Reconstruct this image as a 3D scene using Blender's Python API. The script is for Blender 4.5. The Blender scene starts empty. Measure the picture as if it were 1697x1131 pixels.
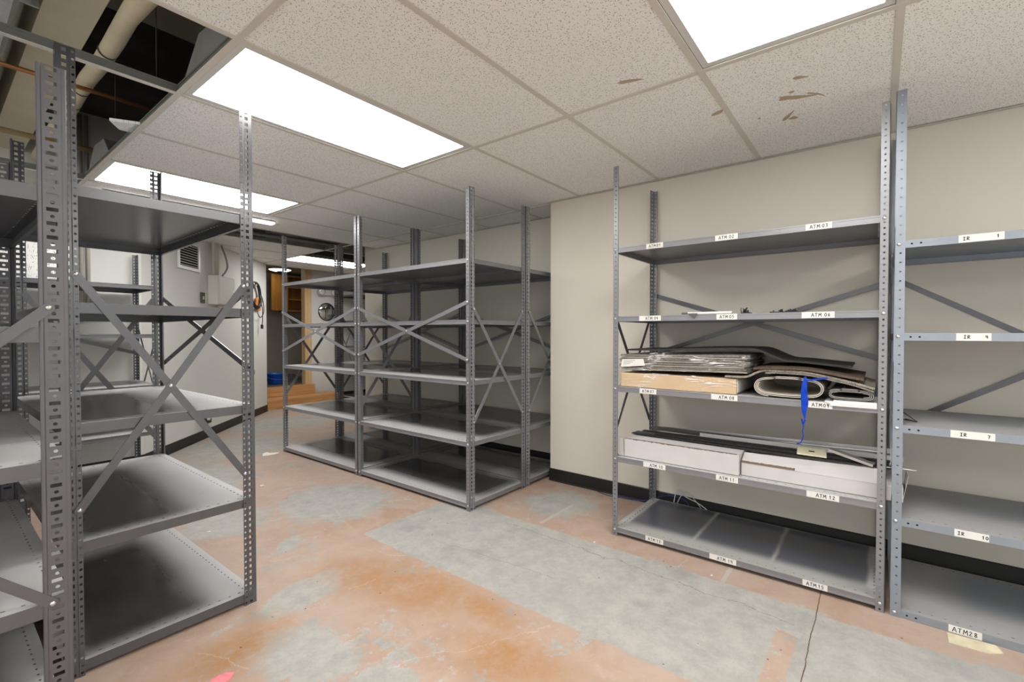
import bpy, math, random
from mathutils import Vector, Matrix
random.seed(7)
S = bpy.context.scene
COL = S.collection
PI = math.pi

# ------------------------------------------------------------------ helpers
class MB:
    """collects faces and links them as one mesh object"""
    def __init__(self):
        self.v = []; self.f = []; self.m = []; self.sm = []
    def face(self, pts, mi=0, smooth=False):
        b = len(self.v)
        self.v.extend([tuple(p) for p in pts])
        self.f.append(tuple(range(b, b + len(pts)))); self.m.append(mi); self.sm.append(smooth)
    def raw(self, verts, faces, mi=0, smooth=False):
        b = len(self.v)
        self.v.extend([tuple(p) for p in verts])
        for f in faces:
            self.f.append(tuple(b + i for i in f)); self.m.append(mi); self.sm.append(smooth)
    def box(self, x0, x1, y0, y1, z0, z1, mi=0):
        v = [(x0,y0,z0),(x1,y0,z0),(x1,y1,z0),(x0,y1,z0),(x0,y0,z1),(x1,y0,z1),(x1,y1,z1),(x0,y1,z1)]
        self.raw(v, [(0,3,2,1),(4,5,6,7),(0,1,5,4),(1,2,6,5),(2,3,7,6),(3,0,4,7)], mi)
    def bbox(self, x0, x1, y0, y1, z0, z1, b=.004, mi=0):
        """box with chamfered edges"""
        def ring(z, i):
            return [(x0+i,y0+b*0+i,z),(x1-i,y0+i,z),(x1-i,y1-i,z),(x0+i,y1-i,z)]
        def ring8(z):
            return [(x0+b,y0,z),(x1-b,y0,z),(x1,y0+b,z),(x1,y1-b,z),(x1-b,y1,z),(x0+b,y1,z),(x0,y1-b,z),(x0,y0+b,z)]
        def ring8i(z):
            return [(x0+b,y0+b,z),(x1-b,y0+b,z),(x1-b,y0+b,z),(x1-b,y1-b,z),(x1-b,y1-b,z),(x0+b,y1-b,z),(x0+b,y1-b,z),(x0+b,y0+b,z)]
        rs = [ring8i(z0), ring8(z0+b), ring8(z1-b), ring8i(z1)]
        for a, c in zip(rs, rs[1:]):
            for i in range(8):
                j = (i+1) % 8
                self.face([a[i], a[j], c[j], c[i]], mi)
        t = rs[-1]; self.face([t[0], t[1], t[3], t[5]], mi)
        t = rs[0]; self.face([t[5], t[3], t[1], t[0]], mi)
    def obox(self, c, ax, ay, az, mi=0):
        """oriented box: centre and three half-axis vectors"""
        c = Vector(c); ax = Vector(ax); ay = Vector(ay); az = Vector(az)
        v = [c+sx*ax+sy*ay+sz*az for sz in (-1,1) for sx, sy in ((-1,-1),(1,-1),(1,1),(-1,1))]
        self.raw(v, [(0,3,2,1),(4,5,6,7),(0,1,5,4),(1,2,6,5),(2,3,7,6),(3,0,4,7)], mi)
    def tube(self, pts, r, n=10, mi=0, caps=True):
        pts = [Vector(p) for p in pts]
        rr = r if isinstance(r, (list, tuple)) else [r]*len(pts)
        rings = []; prev = None
        for i, p in enumerate(pts):
            d = (pts[min(i+1, len(pts)-1)] - pts[max(i-1, 0)]).normalized()
            if prev is None:
                a = Vector((0,0,1)) if abs(d.z) < .9 else Vector((1,0,0))
                u = d.cross(a).normalized()
            else:
                u = (prev - d*prev.dot(d)).normalized()
            prev = u; w = d.cross(u)
            rings.append([p + rr[i]*(math.cos(2*PI*k/n)*u + math.sin(2*PI*k/n)*w) for k in range(n)])
        b = len(self.v)
        for rg in rings: self.v.extend([tuple(q) for q in rg])
        for i in range(len(rings)-1):
            for k in range(n):
                k2 = (k+1) % n
                self.f.append((b+i*n+k, b+i*n+k2, b+(i+1)*n+k2, b+(i+1)*n+k)); self.m.append(mi); self.sm.append(True)
        if caps:
            self.f.append(tuple(b+k for k in reversed(range(n)))); self.m.append(mi); self.sm.append(False)
            e = b+(len(rings)-1)*n
            self.f.append(tuple(e+k for k in range(n))); self.m.append(mi); self.sm.append(False)
    def lathe(self, prof, n=24, c=(0,0,0), mi=0, axis='z', smooth=True):
        rows = []
        for r, h in prof:
            row = []
            for k in range(n):
                a = 2*PI*k/n
                p = (r*math.cos(a), r*math.sin(a), h)
                if axis == 'x': p = (p[2], p[0], p[1])
                if axis == 'y': p = (p[1], p[2], p[0])
                row.append((c[0]+p[0], c[1]+p[1], c[2]+p[2]))
            rows.append(row)
        b = len(self.v)
        for r_ in rows: self.v.extend(r_)
        for i in range(len(rows)-1):
            for k in range(n):
                k2 = (k+1) % n
                self.f.append((b+i*n+k, b+i*n+k2, b+(i+1)*n+k2, b+(i+1)*n+k)); self.m.append(mi); self.sm.append(smooth)
    def strip(self, prof, th, x0, x1, mi=0, nx=1, wob=0., axis='x'):
        """sheet of thickness th that follows the (y, z) polyline, extruded along x"""
        n = len(prof); up = []
        for i in range(n):
            a = Vector(prof[max(i-1,0)]); c = Vector(prof[min(i+1,n-1)])
            d = (c-a).normalized(); up.append(Vector((-d.y, d.x)))
        for i in range(n):
            if up[i].y < 0 and abs(up[i].y) > .999: up[i] = -up[i]
        b = len(self.v)
        for k in range(nx+1):
            x = x0 + (x1-x0)*k/nx
            for i in range(n):
                w = wob*math.sin(5.1*i+3.3*k)
                y, z = prof[i]
                self.v.append((x, y, z+w))
                q = Vector(prof[i]) + th*up[i]
                self.v.append((x, q.x, q.y+w))
        def I(k, i, t): return b + (k*n+i)*2 + t
        def add(f): self.f.append(f); self.m.append(mi); self.sm.append(False)
        for k in range(nx):
            for i in range(n-1):
                add((I(k,i,0), I(k+1,i,0), I(k+1,i+1,0), I(k,i+1,0)))
                add((I(k,i,1), I(k,i+1,1), I(k+1,i+1,1), I(k+1,i,1)))
            add((I(k,0,0), I(k,0,1), I(k+1,0,1), I(k+1,0,0)))
            add((I(k,n-1,0), I(k+1,n-1,0), I(k+1,n-1,1), I(k,n-1,1)))
        for i in range(n-1):
            add((I(0,i,0), I(0,i+1,0), I(0,i+1,1), I(0,i,1)))
            add((I(nx,i,0), I(nx,i,1), I(nx,i+1,1), I(nx,i+1,0)))
    def mesh(self, name, mats):
        me = bpy.data.meshes.new(name)
        me.from_pydata(self.v, [], self.f)
        for m in (mats if isinstance(mats, (list, tuple)) else [mats]): me.materials.append(m)
        me.polygons.foreach_set('material_index', self.m)
        me.polygons.foreach_set('use_smooth', self.sm)
        me.update()
        return me
    def build(self, name, mats, parent=None, loc=None, rot=None):
        return link(name, self.mesh(name, mats), parent, loc, rot)

def link(name, me, parent=None, loc=None, rot=None):
    o = bpy.data.objects.new(name, me); COL.objects.link(o)
    if parent: o.parent = parent
    if loc: o.location = loc
    if rot: o.rotation_euler = rot
    return o

def empty(name, loc, rot=(0,0,0)):
    o = bpy.data.objects.new(name, None); COL.objects.link(o)
    o.empty_display_size = .05
    o.location = loc; o.rotation_euler = rot
    return o

def tag(o, label, cat, group=None):
    o['label'] = label; o['category'] = cat
    if group: o['group'] = group
    return o

def struct(o, label=None):
    o['kind'] = 'structure'
    if label: o['label'] = label
    return o

def smooth_curve(pts, k=6):
    """Catmull-Rom through pts"""
    P = [Vector(p) for p in pts]; out = []
    for i in range(len(P)-1):
        p0 = P[max(i-1,0)]; p1 = P[i]; p2 = P[i+1]; p3 = P[min(i+2,len(P)-1)]
        for j in range(k):
            t = j/k
            out.append(.5*((2*p1)+(p2-p0)*t+(2*p0-5*p1+4*p2-p3)*t*t+(3*p1-p0-3*p2+p3)*t**3))
    out.append(P[-1])
    return out

# ------------------------------------------------------------------ material helpers
class G:
    def __init__(self, name):
        self.mat = bpy.data.materials.new(name); self.mat.use_nodes = True
        self.nt = self.mat.node_tree; self.nt.nodes.clear()
        self.out = self.n('ShaderNodeOutputMaterial')
    def n(self, t, **kw):
        nd = self.nt.nodes.new(t)
        for k, v in kw.items(): setattr(nd, k, v)
        return nd
    def set(self, sock, v):
        if hasattr(v, 'is_output') or isinstance(v, bpy.types.NodeSocket): self.nt.links.new(v, sock)
        elif isinstance(v, (tuple, list)) and len(v) == 3 and sock.type == 'RGBA': sock.default_value = (*v, 1)
        else: sock.default_value = v
    def m(self, op, a, b=0., c=None, clamp=False):
        nd = self.n('ShaderNodeMath', operation=op); nd.use_clamp = clamp
        self.set(nd.inputs[0], a); self.set(nd.inputs[1], b)
        if c is not None: self.set(nd.inputs[2], c)
        return nd.outputs[0]
    def step(self, x, a, b):
        nd = self.n('ShaderNodeMapRange', interpolation_type='SMOOTHSTEP')
        self.set(nd.inputs['Value'], x); self.set(nd.inputs['From Min'], a); self.set(nd.inputs['From Max'], b)
        return nd.outputs[0]
    def mix(self, f, a, b):
        nd = self.n('ShaderNodeMix', data_type='RGBA')
        self.set(nd.inputs[0], f); self.set(nd.inputs[6], a); self.set(nd.inputs[7], b)
        return nd.outputs[2]
    def coord(self, kind='Object'):
        return self.n('ShaderNodeTexCoord').outputs[kind]
    def sep(self, v):
        nd = self.n('ShaderNodeSeparateXYZ'); self.set(nd.inputs[0], v); return nd.outputs
    def mapv(self, v, scale=(1,1,1), loc=(0,0,0), rot=(0,0,0)):
        nd = self.n('ShaderNodeMapping'); self.set(nd.inputs[0], v)
        nd.inputs['Scale'].default_value = scale; nd.inputs['Location'].default_value = loc
        nd.inputs['Rotation'].default_value = rot
        return nd.outputs[0]
    def noise(self, v, scale, detail=4, rough=.55, dist=0.):
        nd = self.n('ShaderNodeTexNoise'); self.set(nd.inputs['Vector'], v)
        nd.inputs['Scale'].default_value = scale; nd.inputs['Detail'].default_value = detail
        nd.inputs['Roughness'].default_value = rough; nd.inputs['Distortion'].default_value = dist
        return nd.outputs[0]
    def bump(self, h, strength=.2, dist=.002):
        nd = self.n('ShaderNodeBump'); self.set(nd.inputs['Height'], h)
        nd.inputs['Strength'].default_value = strength; nd.inputs['Distance'].default_value = dist
        return nd.outputs[0]
    def done(self, color, rough=.5, metal=0., spec=.5, normal=None, **kw):
        p = self.n('ShaderNodeBsdfPrincipled')
        self.set(p.inputs['Base Color'], color); self.set(p.inputs['Roughness'], rough); self.set(p.inputs['Metallic'], metal)
        self.set(p.inputs['Specular IOR Level'], spec)
        if normal is not None: self.set(p.inputs['Normal'], normal)
        for k, v in kw.items(): self.set(p.inputs[k.replace('_', ' ')], v)
        self.nt.links.new(p.outputs[0], self.out.inputs[0])
        return self.mat

def srgb(r, g, b):
    f = lambda c: (c/255/12.92 if c/255 <= .04045 else ((c/255+.055)/1.055)**2.4)
    return (f(r), f(g), f(b))

def plain(name, col, rough=.5, metal=0., spec=.5, var=.06, scale=9., bump=0.):
    g = G(name); v = g.coord()
    n = g.noise(v, scale, 5)
    d = tuple(c*(1-var*2) for c in col); l = tuple(min(1, c*(1+var*2)) for c in col)
    c = g.mix(n, d, l)
    nm = g.bump(n, bump) if bump else None
    return g.done(c, rough, metal, spec, nm)

def emit(name, col, strength):
    g = G(name); e = g.n('ShaderNodeEmission'); g.set(e.inputs[0], col); e.inputs[1].default_value = strength
    g.nt.links.new(e.outputs[0], g.out.inputs[0]); return g.mat

# ------------------------------------------------------------------ materials
M = {}
M['steel'] = plain('grey_enamel_steel', (.093,.095,.101), .23, .30, .6, .05, 14)
M['steel_light'] = plain('light_grey_enamel_steel', (.225,.226,.240), .34, .40, .5, .05, 14)
M['steel_blue'] = plain('blue_grey_enamel_steel', (.245,.275,.315), .38, .40, .5, .05, 14)
M['steel_heavy'] = plain('warm_grey_enamel_steel', (.106,.104,.112), .38, .30, .5, .05, 14)
M['bolt'] = plain('zinc_bolt', (.55,.55,.54), .3, .9, .5, .05, 40)
M['hole'] = plain('dark_hole', (.01,.01,.01), .9, 0, .1)
M['wall'] = plain('cream_wall_paint', (.61,.58,.505), .75, 0, .3, .02, 1.6)
M['wall_white'] = plain('white_wall_paint', (.68,.67,.635), .7, 0, .3, .025, 1.8)
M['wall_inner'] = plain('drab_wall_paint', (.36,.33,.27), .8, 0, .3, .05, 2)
M['rubber'] = plain('black_rubber_base', (.012,.012,.012), .4, 0, .4, .2, 30)
M['grid'] = plain('aged_grid_paint', (.60,.575,.515), .5, 0, .4, .03, 6)
M['tee_side'] = plain('galvanised_tee', (.17,.18,.165), .45, .3, .5, .06, 20)
M['housing'] = plain('galvanised_housing', (.36,.37,.36), .42, .6, .5, .08, 12)
M['frame_white'] = plain('white_light_frame', (.62,.615,.59), .4, 0, .5, .03, 8)
M['deck'] = plain('dark_concrete_deck', (.050,.046,.042), .9, 0, .2, .25, 5, .3)  # even near-black concrete tone
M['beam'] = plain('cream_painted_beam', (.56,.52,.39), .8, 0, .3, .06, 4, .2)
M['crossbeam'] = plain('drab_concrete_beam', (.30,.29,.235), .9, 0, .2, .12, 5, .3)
M['pipewrap'] = plain('yellowed_pipe_jacket', (.60,.53,.37), .75, 0, .3, .10, 9, .5)
M['strap_black'] = plain('dark_metal_band', (.04,.04,.038), .35, .5)
M['copper'] = plain('copper_pipe', (.42,.19,.08), .4, .8, .5, .1, 12)
M['brasspipe'] = plain('tan_painted_pipe', (.40,.30,.15), .5, .2, .5, .1, 12)
M['foil'] = plain('silver_foil_duct', (.50,.52,.52), .38, .7, .5, .14, 25, .6)
M['paper'] = plain('label_paper', (.64,.63,.60), .8, 0, .3, .02, 30)
M['ink'] = plain('marker_ink', (.012,.012,.014), .7, 0, .3)
M['wood'] = None
M['whitebox'] = plain('white_cardboard', (.50,.48,.475), .8, 0, .3, .04, 12)
M['kraft'] = plain('kraft_cardboard', (.50,.365,.225), .75, 0, .3, .08, 7)
M['torn'] = plain('torn_cardboard_edge', (.15,.105,.075), .9, 0, .2, .2, 60)
M['black_trim'] = plain('black_rubber_trim', (.018,.018,.018), .5, 0, .4, .2, 20)
M['grey_trim'] = plain('dark_grey_trim', (.09,.088,.082), .5, 0, .4, .1, 20)
M['white_metal'] = plain('white_enamel_metal', (.62,.61,.595), .35, 0, .5, .03, 8)
M['alu'] = plain('bare_aluminium', (.62,.63,.64), .3, .8, .5, .06, 30)
M['almond'] = plain('almond_plastic', (.62,.60,.42), .4, 0, .5, .03, 8)
M['blue'] = plain('blue_ribbon', (.002,.040,.38), .6, 0, .2, .12, 30)
M['bucket'] = plain('blue_plastic', (.010,.095,.50), .3, 0, .5, .05, 10)
M['vinyl'] = plain('cream_vinyl_sheet', (.50,.465,.40), .55, 0, .4, .03, 9)
M['vinyl_dark'] = plain('grey_vinyl_sheet', (.25,.24,.22), .5, 0, .4, .08, 9)
M['white_panel'] = plain('white_board', (.62,.61,.595), .5, 0, .4, .02, 9)
M['black_plastic'] = plain('black_plastic', (.015,.015,.016), .35, 0, .5, .1, 10)
M['rubber_mat'] = plain('black_rubber_sheet', (.022,.020,.019), .6, 0, .4, .15, 15)
M['box_grey'] = plain('light_grey_enclosure', (.60,.58,.53), .5, 0, .5, .03, 6)
M['conduit'] = plain('painted_conduit', (.50,.47,.41), .5, .1, .5, .04, 10)
M['cable_grey'] = plain('grey_cable', (.20,.195,.185), .5, 0, .4)
M['cable_black'] = plain('black_cable', (.014,.014,.015), .45, 0, .5)
M['cable_white'] = plain('white_cable', (.60,.60,.58), .45, 0, .5)
M['cable_blue'] = plain('blue_cable', (.02,.03,.20), .45, 0, .5)
M['orange'] = plain('orange_tape', (.62,.22,.05), .6)
M['mirror'] = plain('convex_mirror_face', (.82,.82,.82), .06, 1., .5, .0)
M['lens'] = plain('lamp_lens', (.80,.80,.78), .12, .3, .5, .02)
M['pink'] = plain('pink_paper', (.72,.22,.25), .8, 0, .3, .15, 60)
M['chip'] = plain('pale_chip', (.72,.70,.64), .8, 0, .3, .1, 60)
M['teal'] = plain('teal_lens', (.02,.12,.14), .3)
M['dustpaper'] = plain('stained_paper', (.60,.54,.38), .8, 0, .3, .2, 18)
M['lamp'] = emit('panel_light', (1.0,.985,.955), 14.0)
M['lamp_far'] = emit('far_panel_light', (1.0,.985,.955), 12.0)
M['lamp_tube'] = emit('tube_light', (1.0,.985,.955), 5.0)
M['lamp_room'] = emit('washroom_light', (1.0,.98,.93), 9.0)

def wood(name, c1, c2, axis=0, rough=.5):
    g = G(name); v = g.coord()
    sc = [22, 22, 22]; sc[axis] = 1.6
    w = g.noise(g.mapv(v, tuple(sc)), 1.0, 6, .6, .8)
    return g.done(g.mix(g.step(w, .3, .7), c1, c2), rough, 0, .4, g.bump(w, .1))
M['wood_step'] = wood('pine_step', (.44,.21,.075), (.60,.34,.14))
M['wood_trim'] = wood('pale_door_casing', (.60,.40,.20), (.70,.50,.28), 2)
M['wood_cab'] = wood('honey_cabinet', (.30,.125,.022), (.42,.20,.04), 2)
M['wood_block'] = wood('brown_block', (.12,.045,.02), (.18,.07,.03))

# carpets: flecked
def carpet(name, dark, light, scale=260, thr=.52, soft=.10):
    g = G(name); v = g.coord()
    n = g.noise(v, scale, 3, .7); n2 = g.noise(v, 14, 4)
    f = g.step(g.m('ADD', n, g.m('MULTIPLY', n2, .12)), thr, thr+soft)
    return g.done(g.mix(f, dark, light), .95, 0, .1, g.bump(n, .6, .004))
M['carpet_brown'] = carpet('brown_loop_carpet', (.050,.034,.024), (.21,.155,.115), 420, .54)
M['carpet_fleck'] = carpet('grey_flecked_carpet', (.085,.075,.060), (.44,.40,.33), 430, .52)
M['carpet_grey'] = carpet('grey_carpet_edge', (.07,.065,.06), (.30,.28,.255), 400, .52)

# clear wrapping film
def film():
    g = G('clear_wrapping_film'); v = g.coord()
    n = g.noise(g.mapv(v, (8, 5, 22)), 1.2, 3, .6, 1.2); n5 = g.noise(g.mapv(v, (6, 4, 9), (3,1,7)), 1.4, 3)
    ridge = g.m('SUBTRACT', 1., g.m('MULTIPLY', g.m('ABSOLUTE', g.m('SUBTRACT', n, .5)), 14.), clamp=True)
    gl = g.n('ShaderNodeBsdfPrincipled'); gl.inputs['Base Color'].default_value = (.85,.84,.82,1); gl.inputs['Roughness'].default_value = .18
    g.nt.links.new(g.bump(n, .9, .01), gl.inputs['Normal'])
    tr = g.n('ShaderNodeBsdfTransparent')
    mx = g.n('ShaderNodeMixShader')
    g.set(mx.inputs[0], g.m('ADD', .03, g.m('MULTIPLY', g.m('MULTIPLY', ridge, g.m('MULTIPLY', ridge, g.step(n5, .50, .62))), .8)))
    g.nt.links.new(tr.outputs[0], mx.inputs[1]); g.nt.links.new(gl.outputs[0], mx.inputs[2])
    g.nt.links.new(mx.outputs[0], g.out.inputs[0]); return g.mat
M['film'] = film()

# acoustic tile: little worm-shaped fissures
def acoustic(name):
    g = G(name); v = g.coord('Object')
    def fiss(scale, off, ln, wd):
        q = g.mapv(v, (scale,scale,scale), off)
        vo = g.n('ShaderNodeTexVoronoi'); vo.voronoi_dimensions = '2D'; g.set(vo.inputs['Vector'], q); vo.inputs['Scale'].default_value = 1.
        vo.inputs['Randomness'].default_value = 1.
        sub = g.n('ShaderNodeVectorMath', operation='SUBTRACT'); g.set(sub.inputs[0], q); g.set(sub.inputs[1], vo.outputs['Position'])
        c = g.n('ShaderNodeSeparateColor'); g.set(c.inputs[0], vo.outputs['Color'])
        rot = g.n('ShaderNodeVectorRotate', rotation_type='Z_AXIS'); g.set(rot.inputs['Vector'], sub.outputs[0])
        g.set(rot.inputs['Angle'], g.m('MULTIPLY', c.outputs[0], 6.283))
        x, y, z = g.sep(rot.outputs[0])
        L = g.m('MULTIPLY', g.m('ADD', .35, c.outputs[1]), ln)
        y2 = g.m('ADD', y, g.m('MULTIPLY', g.m('MULTIPLY', x, x), .8))
        a = g.m('DIVIDE', x, L); b = g.m('DIVIDE', y2, wd)
        d = g.m('ADD', g.m('MULTIPLY', a, a), g.m('MULTIPLY', b, b))
        keep = g.m('GREATER_THAN', c.outputs[2], .45)
        return g.m('MULTIPLY', g.m('SUBTRACT', 1., g.step(d, .55, 1.0)), keep)
    f = g.m('MAXIMUM', fiss(88, (0,0,0), .38, .085), fiss(140, (3.3,1.7,0), .22, .10))
    n = g.noise(v, 1.4, 4)
    base = g.mix(n, (.845,.845,.825), (.885,.885,.865))
    # torn scuffs where the face paper is gone
    x, y, z = g.sep(v)
    nz = g.noise(v, 30, 4, .6)
    def scuff(cx, cy, lx, ly, ang, bend=0.):
        dx = g.m('SUBTRACT', x, cx); dy = g.m('SUBTRACT', y, cy)
        ca, sa = math.cos(ang), math.sin(ang)
        u = g.m('ADD', g.m('MULTIPLY', dx, ca), g.m('MULTIPLY', dy, sa))
        w = g.m('SUBTRACT', g.m('MULTIPLY', dy, ca), g.m('MULTIPLY', dx, sa))
        w = g.m('ADD', w, g.m('MULTIPLY', g.m('MULTIPLY', u, u), bend))
        a = g.m('DIVIDE', u, lx); b = g.m('DIVIDE', w, g.m('MULTIPLY', ly, g.m('ADD', 1., g.m('MULTIPLY', a, .55))))
        d = g.m('ADD', g.m('MULTIPLY', a, a), g.m('MULTIPLY', b, b))
        d = g.m('ADD', d, g.m('MULTIPLY', g.m('SUBTRACT', nz, .5), 1.3))
        return g.m('SUBTRACT', 1., g.step(d, .85, 1.0))
    sc = None
    for a in ((2.400,.285,.085,.017,2.05,-2.2), (2.375,.333,.022,.020,.3,0), (2.575,.345,.062,.010,.55,0), (2.613,.329,.020,.018,.2,0),
              (2.418,.215,.055,.006,2.5,3), (2.222,.255,.030,.012,2.0,0), (2.337,.601,.017,.030,2.6,0), (1.82,.809,.056,.013,1.9,1.5), (2.52,.46,.012,.006,.2,0), (2.33,.30,.012,.010,1.,0)):
        s = scuff(*a); sc = s if sc is None else g.m('MAXIMUM', sc, s)
    col = g.mix(f, base, (.13,.115,.095))
    col = g.mix(sc, col, g.mix(nz, (.40,.31,.21), (.50,.40,.29)))
    nm = g.bump(g.m('SUBTRACT', 1., f), .5, .003)
    return g.done(col, .9, 0, .2, nm)
M['tile'] = acoustic('fissured_acoustic_tile')

# shelf decks: dusty steel with cleaner rectangles where boxes stood, darkened with painted shade too
def dusty(name, n_clean=1, margins=(.10,.02,.03,.03), dust=(.40,.395,.39), clean=(.034,.034,.037), L=1.24, D=.6, gloss=.17, soft=.075, full=.92):
    g = G(name); v = g.coord()
    oi = g.n('ShaderNodeObjectInfo').outputs['Random']
    x, y, z = g.sep(v)
    nb = g.noise(v, 6, 4, .6); nf = g.noise(g.mapv(v, (2.2, 5, 1)), 1.5, 3)
    wob = g.m('MULTIPLY', g.m('SUBTRACT', nb, .5), .05)
    f0, b0, e0, e1 = margins
    yy = g.m('ADD', y, wob)
    fm = g.m('ADD', f0*.7, g.m('MULTIPLY', oi, f0*.6))
    my = g.m('MULTIPLY', g.step(g.m('SUBTRACT', yy, fm), -soft, soft), g.step(g.m('SUBTRACT', D-b0, yy), -soft, soft))
    mx = None
    w = (L-e0-e1)/n_clean
    for i in range(n_clean):
        a = e0+i*w+.008; b = e0+(i+1)*w-.008
        sx = soft if n_clean == 1 else .010
        q = g.m('MULTIPLY', g.step(g.m('SUBTRACT', g.m('ADD', x, g.m('MULTIPLY', wob, .6)), a), -sx, sx), g.step(g.m('SUBTRACT', b, g.m('ADD', x, g.m('MULTIPLY', wob, .4))), -sx, sx))
        mx = q if mx is None else g.m('MAXIMUM', mx, q)
    mask = g.m('MULTIPLY', g.m('MULTIPLY', mx, my), full)
    mask = g.m('MULTIPLY', mask, g.m('ADD', .90, g.m('MULTIPLY', nf, .18)), clamp=True)
    d1 = tuple(c*.86 for c in dust); d2 = tuple(c*1.1 for c in dust)
    col = g.mix(mask, g.mix(nb, d1, d2), clean)
    rough = g.m('ADD', .62, g.m('MULTIPLY', mask, gloss-.62))
    return g.done(col, rough, 0, .5)
M['deck_plain'] = dusty('dusty_deck', 1, (.15,.03,.04,.04), dust=(.44,.435,.43))
M['deck_end'] = dusty('dusty_deck_clean_middle', 1, (.21,.02,.03,.26), dust=(.44,.435,.435))
M['deck_three'] = dusty('deck_three_box_prints', 3, (.115,.0,.045,.055), dust=(.36,.355,.34), clean=(.085,.092,.115), gloss=.28, full=1., soft=.05)
M['deck_blue'] = dusty('blue_grey_dusty_deck', 1, (.30,.06,.22,.10), dust=(.33,.325,.325), clean=(.20,.225,.255), gloss=.35)

# floor: worn terracotta paint over concrete
def floor_mat():
    g = G('worn_painted_concrete'); v = g.coord('Object')
    x, y, z = g.sep(v)
    n1 = g.noise(v, 1.3, 5, .6); n2 = g.noise(v, 5.5, 6, .65, .6); n3 = g.noise(v, 28, 5, .7); n4 = g.noise(v, 90, 3, .6)
    wob = g.m('MULTIPLY', g.m('SUBTRACT', n3, .5), .055)
    wob = g.m('ADD', wob, g.m('MULTIPLY', g.m('SUBTRACT', n2, .5), .03))
    def rect(x0, x1, y0, y1, e=.006, k=1.):
        dx = g.m('SUBTRACT', g.m('ABSOLUTE', g.m('SUBTRACT', x, (x0+x1)/2)), (x1-x0)/2)
        dy = g.m('SUBTRACT', g.m('ABSOLUTE', g.m('SUBTRACT', y, (y0+y1)/2)), (y1-y0)/2)
        d = g.m('ADD', g.m('MAXIMUM', dx, dy), g.m('MULTIPLY', wob, k))
        return g.m('SUBTRACT', 1., g.step(d, -e, e))
    def blob(cx, cy, rx, ry, ang=0., soft=.35, amp=2.2):
        dx = g.m('SUBTRACT', x, cx); dy = g.m('SUBTRACT', y, cy)
        ca, sa = math.cos(ang), math.sin(ang)
        u = g.m('ADD', g.m('MULTIPLY', dx, ca/rx), g.m('MULTIPLY', dy, sa/rx))
        w = g.m('ADD', g.m('MULTIPLY', dy, ca/ry), g.m('MULTIPLY', dx, -sa/ry))
        d = g.m('SQRT', g.m('ADD', g.m('MULTIPLY', u, u), g.m('MULTIPLY', w, w)))
        d = g.m('ADD', d, g.m('MULTIPLY', g.m('SUBTRACT', g.m('ADD', g.m('MULTIPLY', nA, .5), g.m('MULTIPLY', nB, .5)), .5), amp*1.75))
        return g.m('SUBTRACT', 1., g.step(d, 1-soft*.38, 1+soft*.38))
    mx = lambda *a: a[0] if len(a) == 1 else g.m('MAXIMUM', a[0], mx(*a[1:]))
    nA = g.noise(v, 3.1, 10, .70, .15); nB = g.noise(g.mapv(v, (1,1,1), (5,3,0)), 9.5, 10, .78, .1)
    # bare concrete
    strip_ = mx(rect(1.59, 2.325, -3.8, 2.36), rect(2.05, 2.5, -3.8, -.52))
    oranges = mx(rect(1.70, 2.09, .232, .305, .006, .5), rect(2.30, 2.55, -.30, .16, .008, .6))
    bare = g.m('MULTIPLY', strip_, g.m('SUBTRACT', 1., oranges))
    bare = mx(bare, blob(1.80, 2.98, .36, .40), blob(1.16, 3.15, .26, .22), blob(1.05, 2.02, .22, .11, .2, .25, 2.6), blob(1.35, 4.4, .35, .6), blob(2.0, 5.2, .5, .5),
              blob(.86, 1.62, .14, .24, .3, .2, 3.), blob(.45, 1.75, .12, .10), blob(2.9, 6.1, .6, .5), blob(2.72, 1.72, .25, .22), blob(1.25, 2.55, .10, .06, .5, .2, 3.), blob(.95,1.30,.10,.12,0,.2,3.))
    flakes = g.step(g.m('ADD', g.m('MULTIPLY', nA, .62), g.m('MULTIPLY', nB, .42)), .565, .590)
    bare = mx(bare, g.m('MULTIPLY', flakes, .9))
    conc = g.mix(g.step(nB, .34, .66), (.325,.316,.290), (.415,.402,.372))
    conc = g.mix(g.m('MULTIPLY', g.step(nA, .50, .72), .55), conc, (.225,.227,.220))
    conc = g.mix(g.m('MULTIPLY', g.step(n1, .50, .72), .35), conc, (.27,.272,.262))
    conc = g.mix(g.m('MULTIPLY', g.step(n4, .56, .72), .35), conc, (.22,.22,.21))
    paint = g.mix(g.step(n2, .3, .7), (.365,.247,.183), (.430,.320,.255))
    paint = g.mix(g.m('MULTIPLY', g.step(n1, .40, .66), .55), paint, (.42,.335,.282))
    paint = g.mix(g.m('MULTIPLY', g.step(n3, .52, .70), .35), paint, (.45,.375,.315))
    paint = g.mix(g.m('MULTIPLY', g.step(nA, .52, .70), .55), paint, (.36,.245,.165))
    paint = g.mix(g.m('MULTIPLY', g.step(nB, .56, .72), .50), paint, (.48,.415,.365))
    far = g.m('MULTIPLY', g.step(y, 3.0, 5.5), .30)
    paint = g.mix(far, paint, (.42,.335,.270))
    col = g.mix(bare, paint, conc)
    # rusty spills
    rust = mx(blob(.72, 1.86, .20, .11, .35, 1.9, 1.4), blob(1.38, 1.72, .16, .42, .25, 2., 1.4), blob(1.47, 1.30, .085, .20, -.1, 1.9, 1.4), blob(1.30, 1.05, .14, .22, 0, 2., 1.4))
    rust = g.m('MULTIPLY', rust, g.m('ADD', .25, g.m('MULTIPLY', n3, .9)))
    rust = g.m('MULTIPLY', rust, g.m('SUBTRACT', 1., g.m('MULTIPLY', strip_, .95)), clamp=True)
    back = g.m('MULTIPLY', g.step(g.m('MULTIPLY', y, -1.), .9, 1.3), .8)  # unseen floor at the near end, lightened to bounce light onto the ceiling
    col = g.mix(back, col, (.62,.60,.56))
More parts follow.
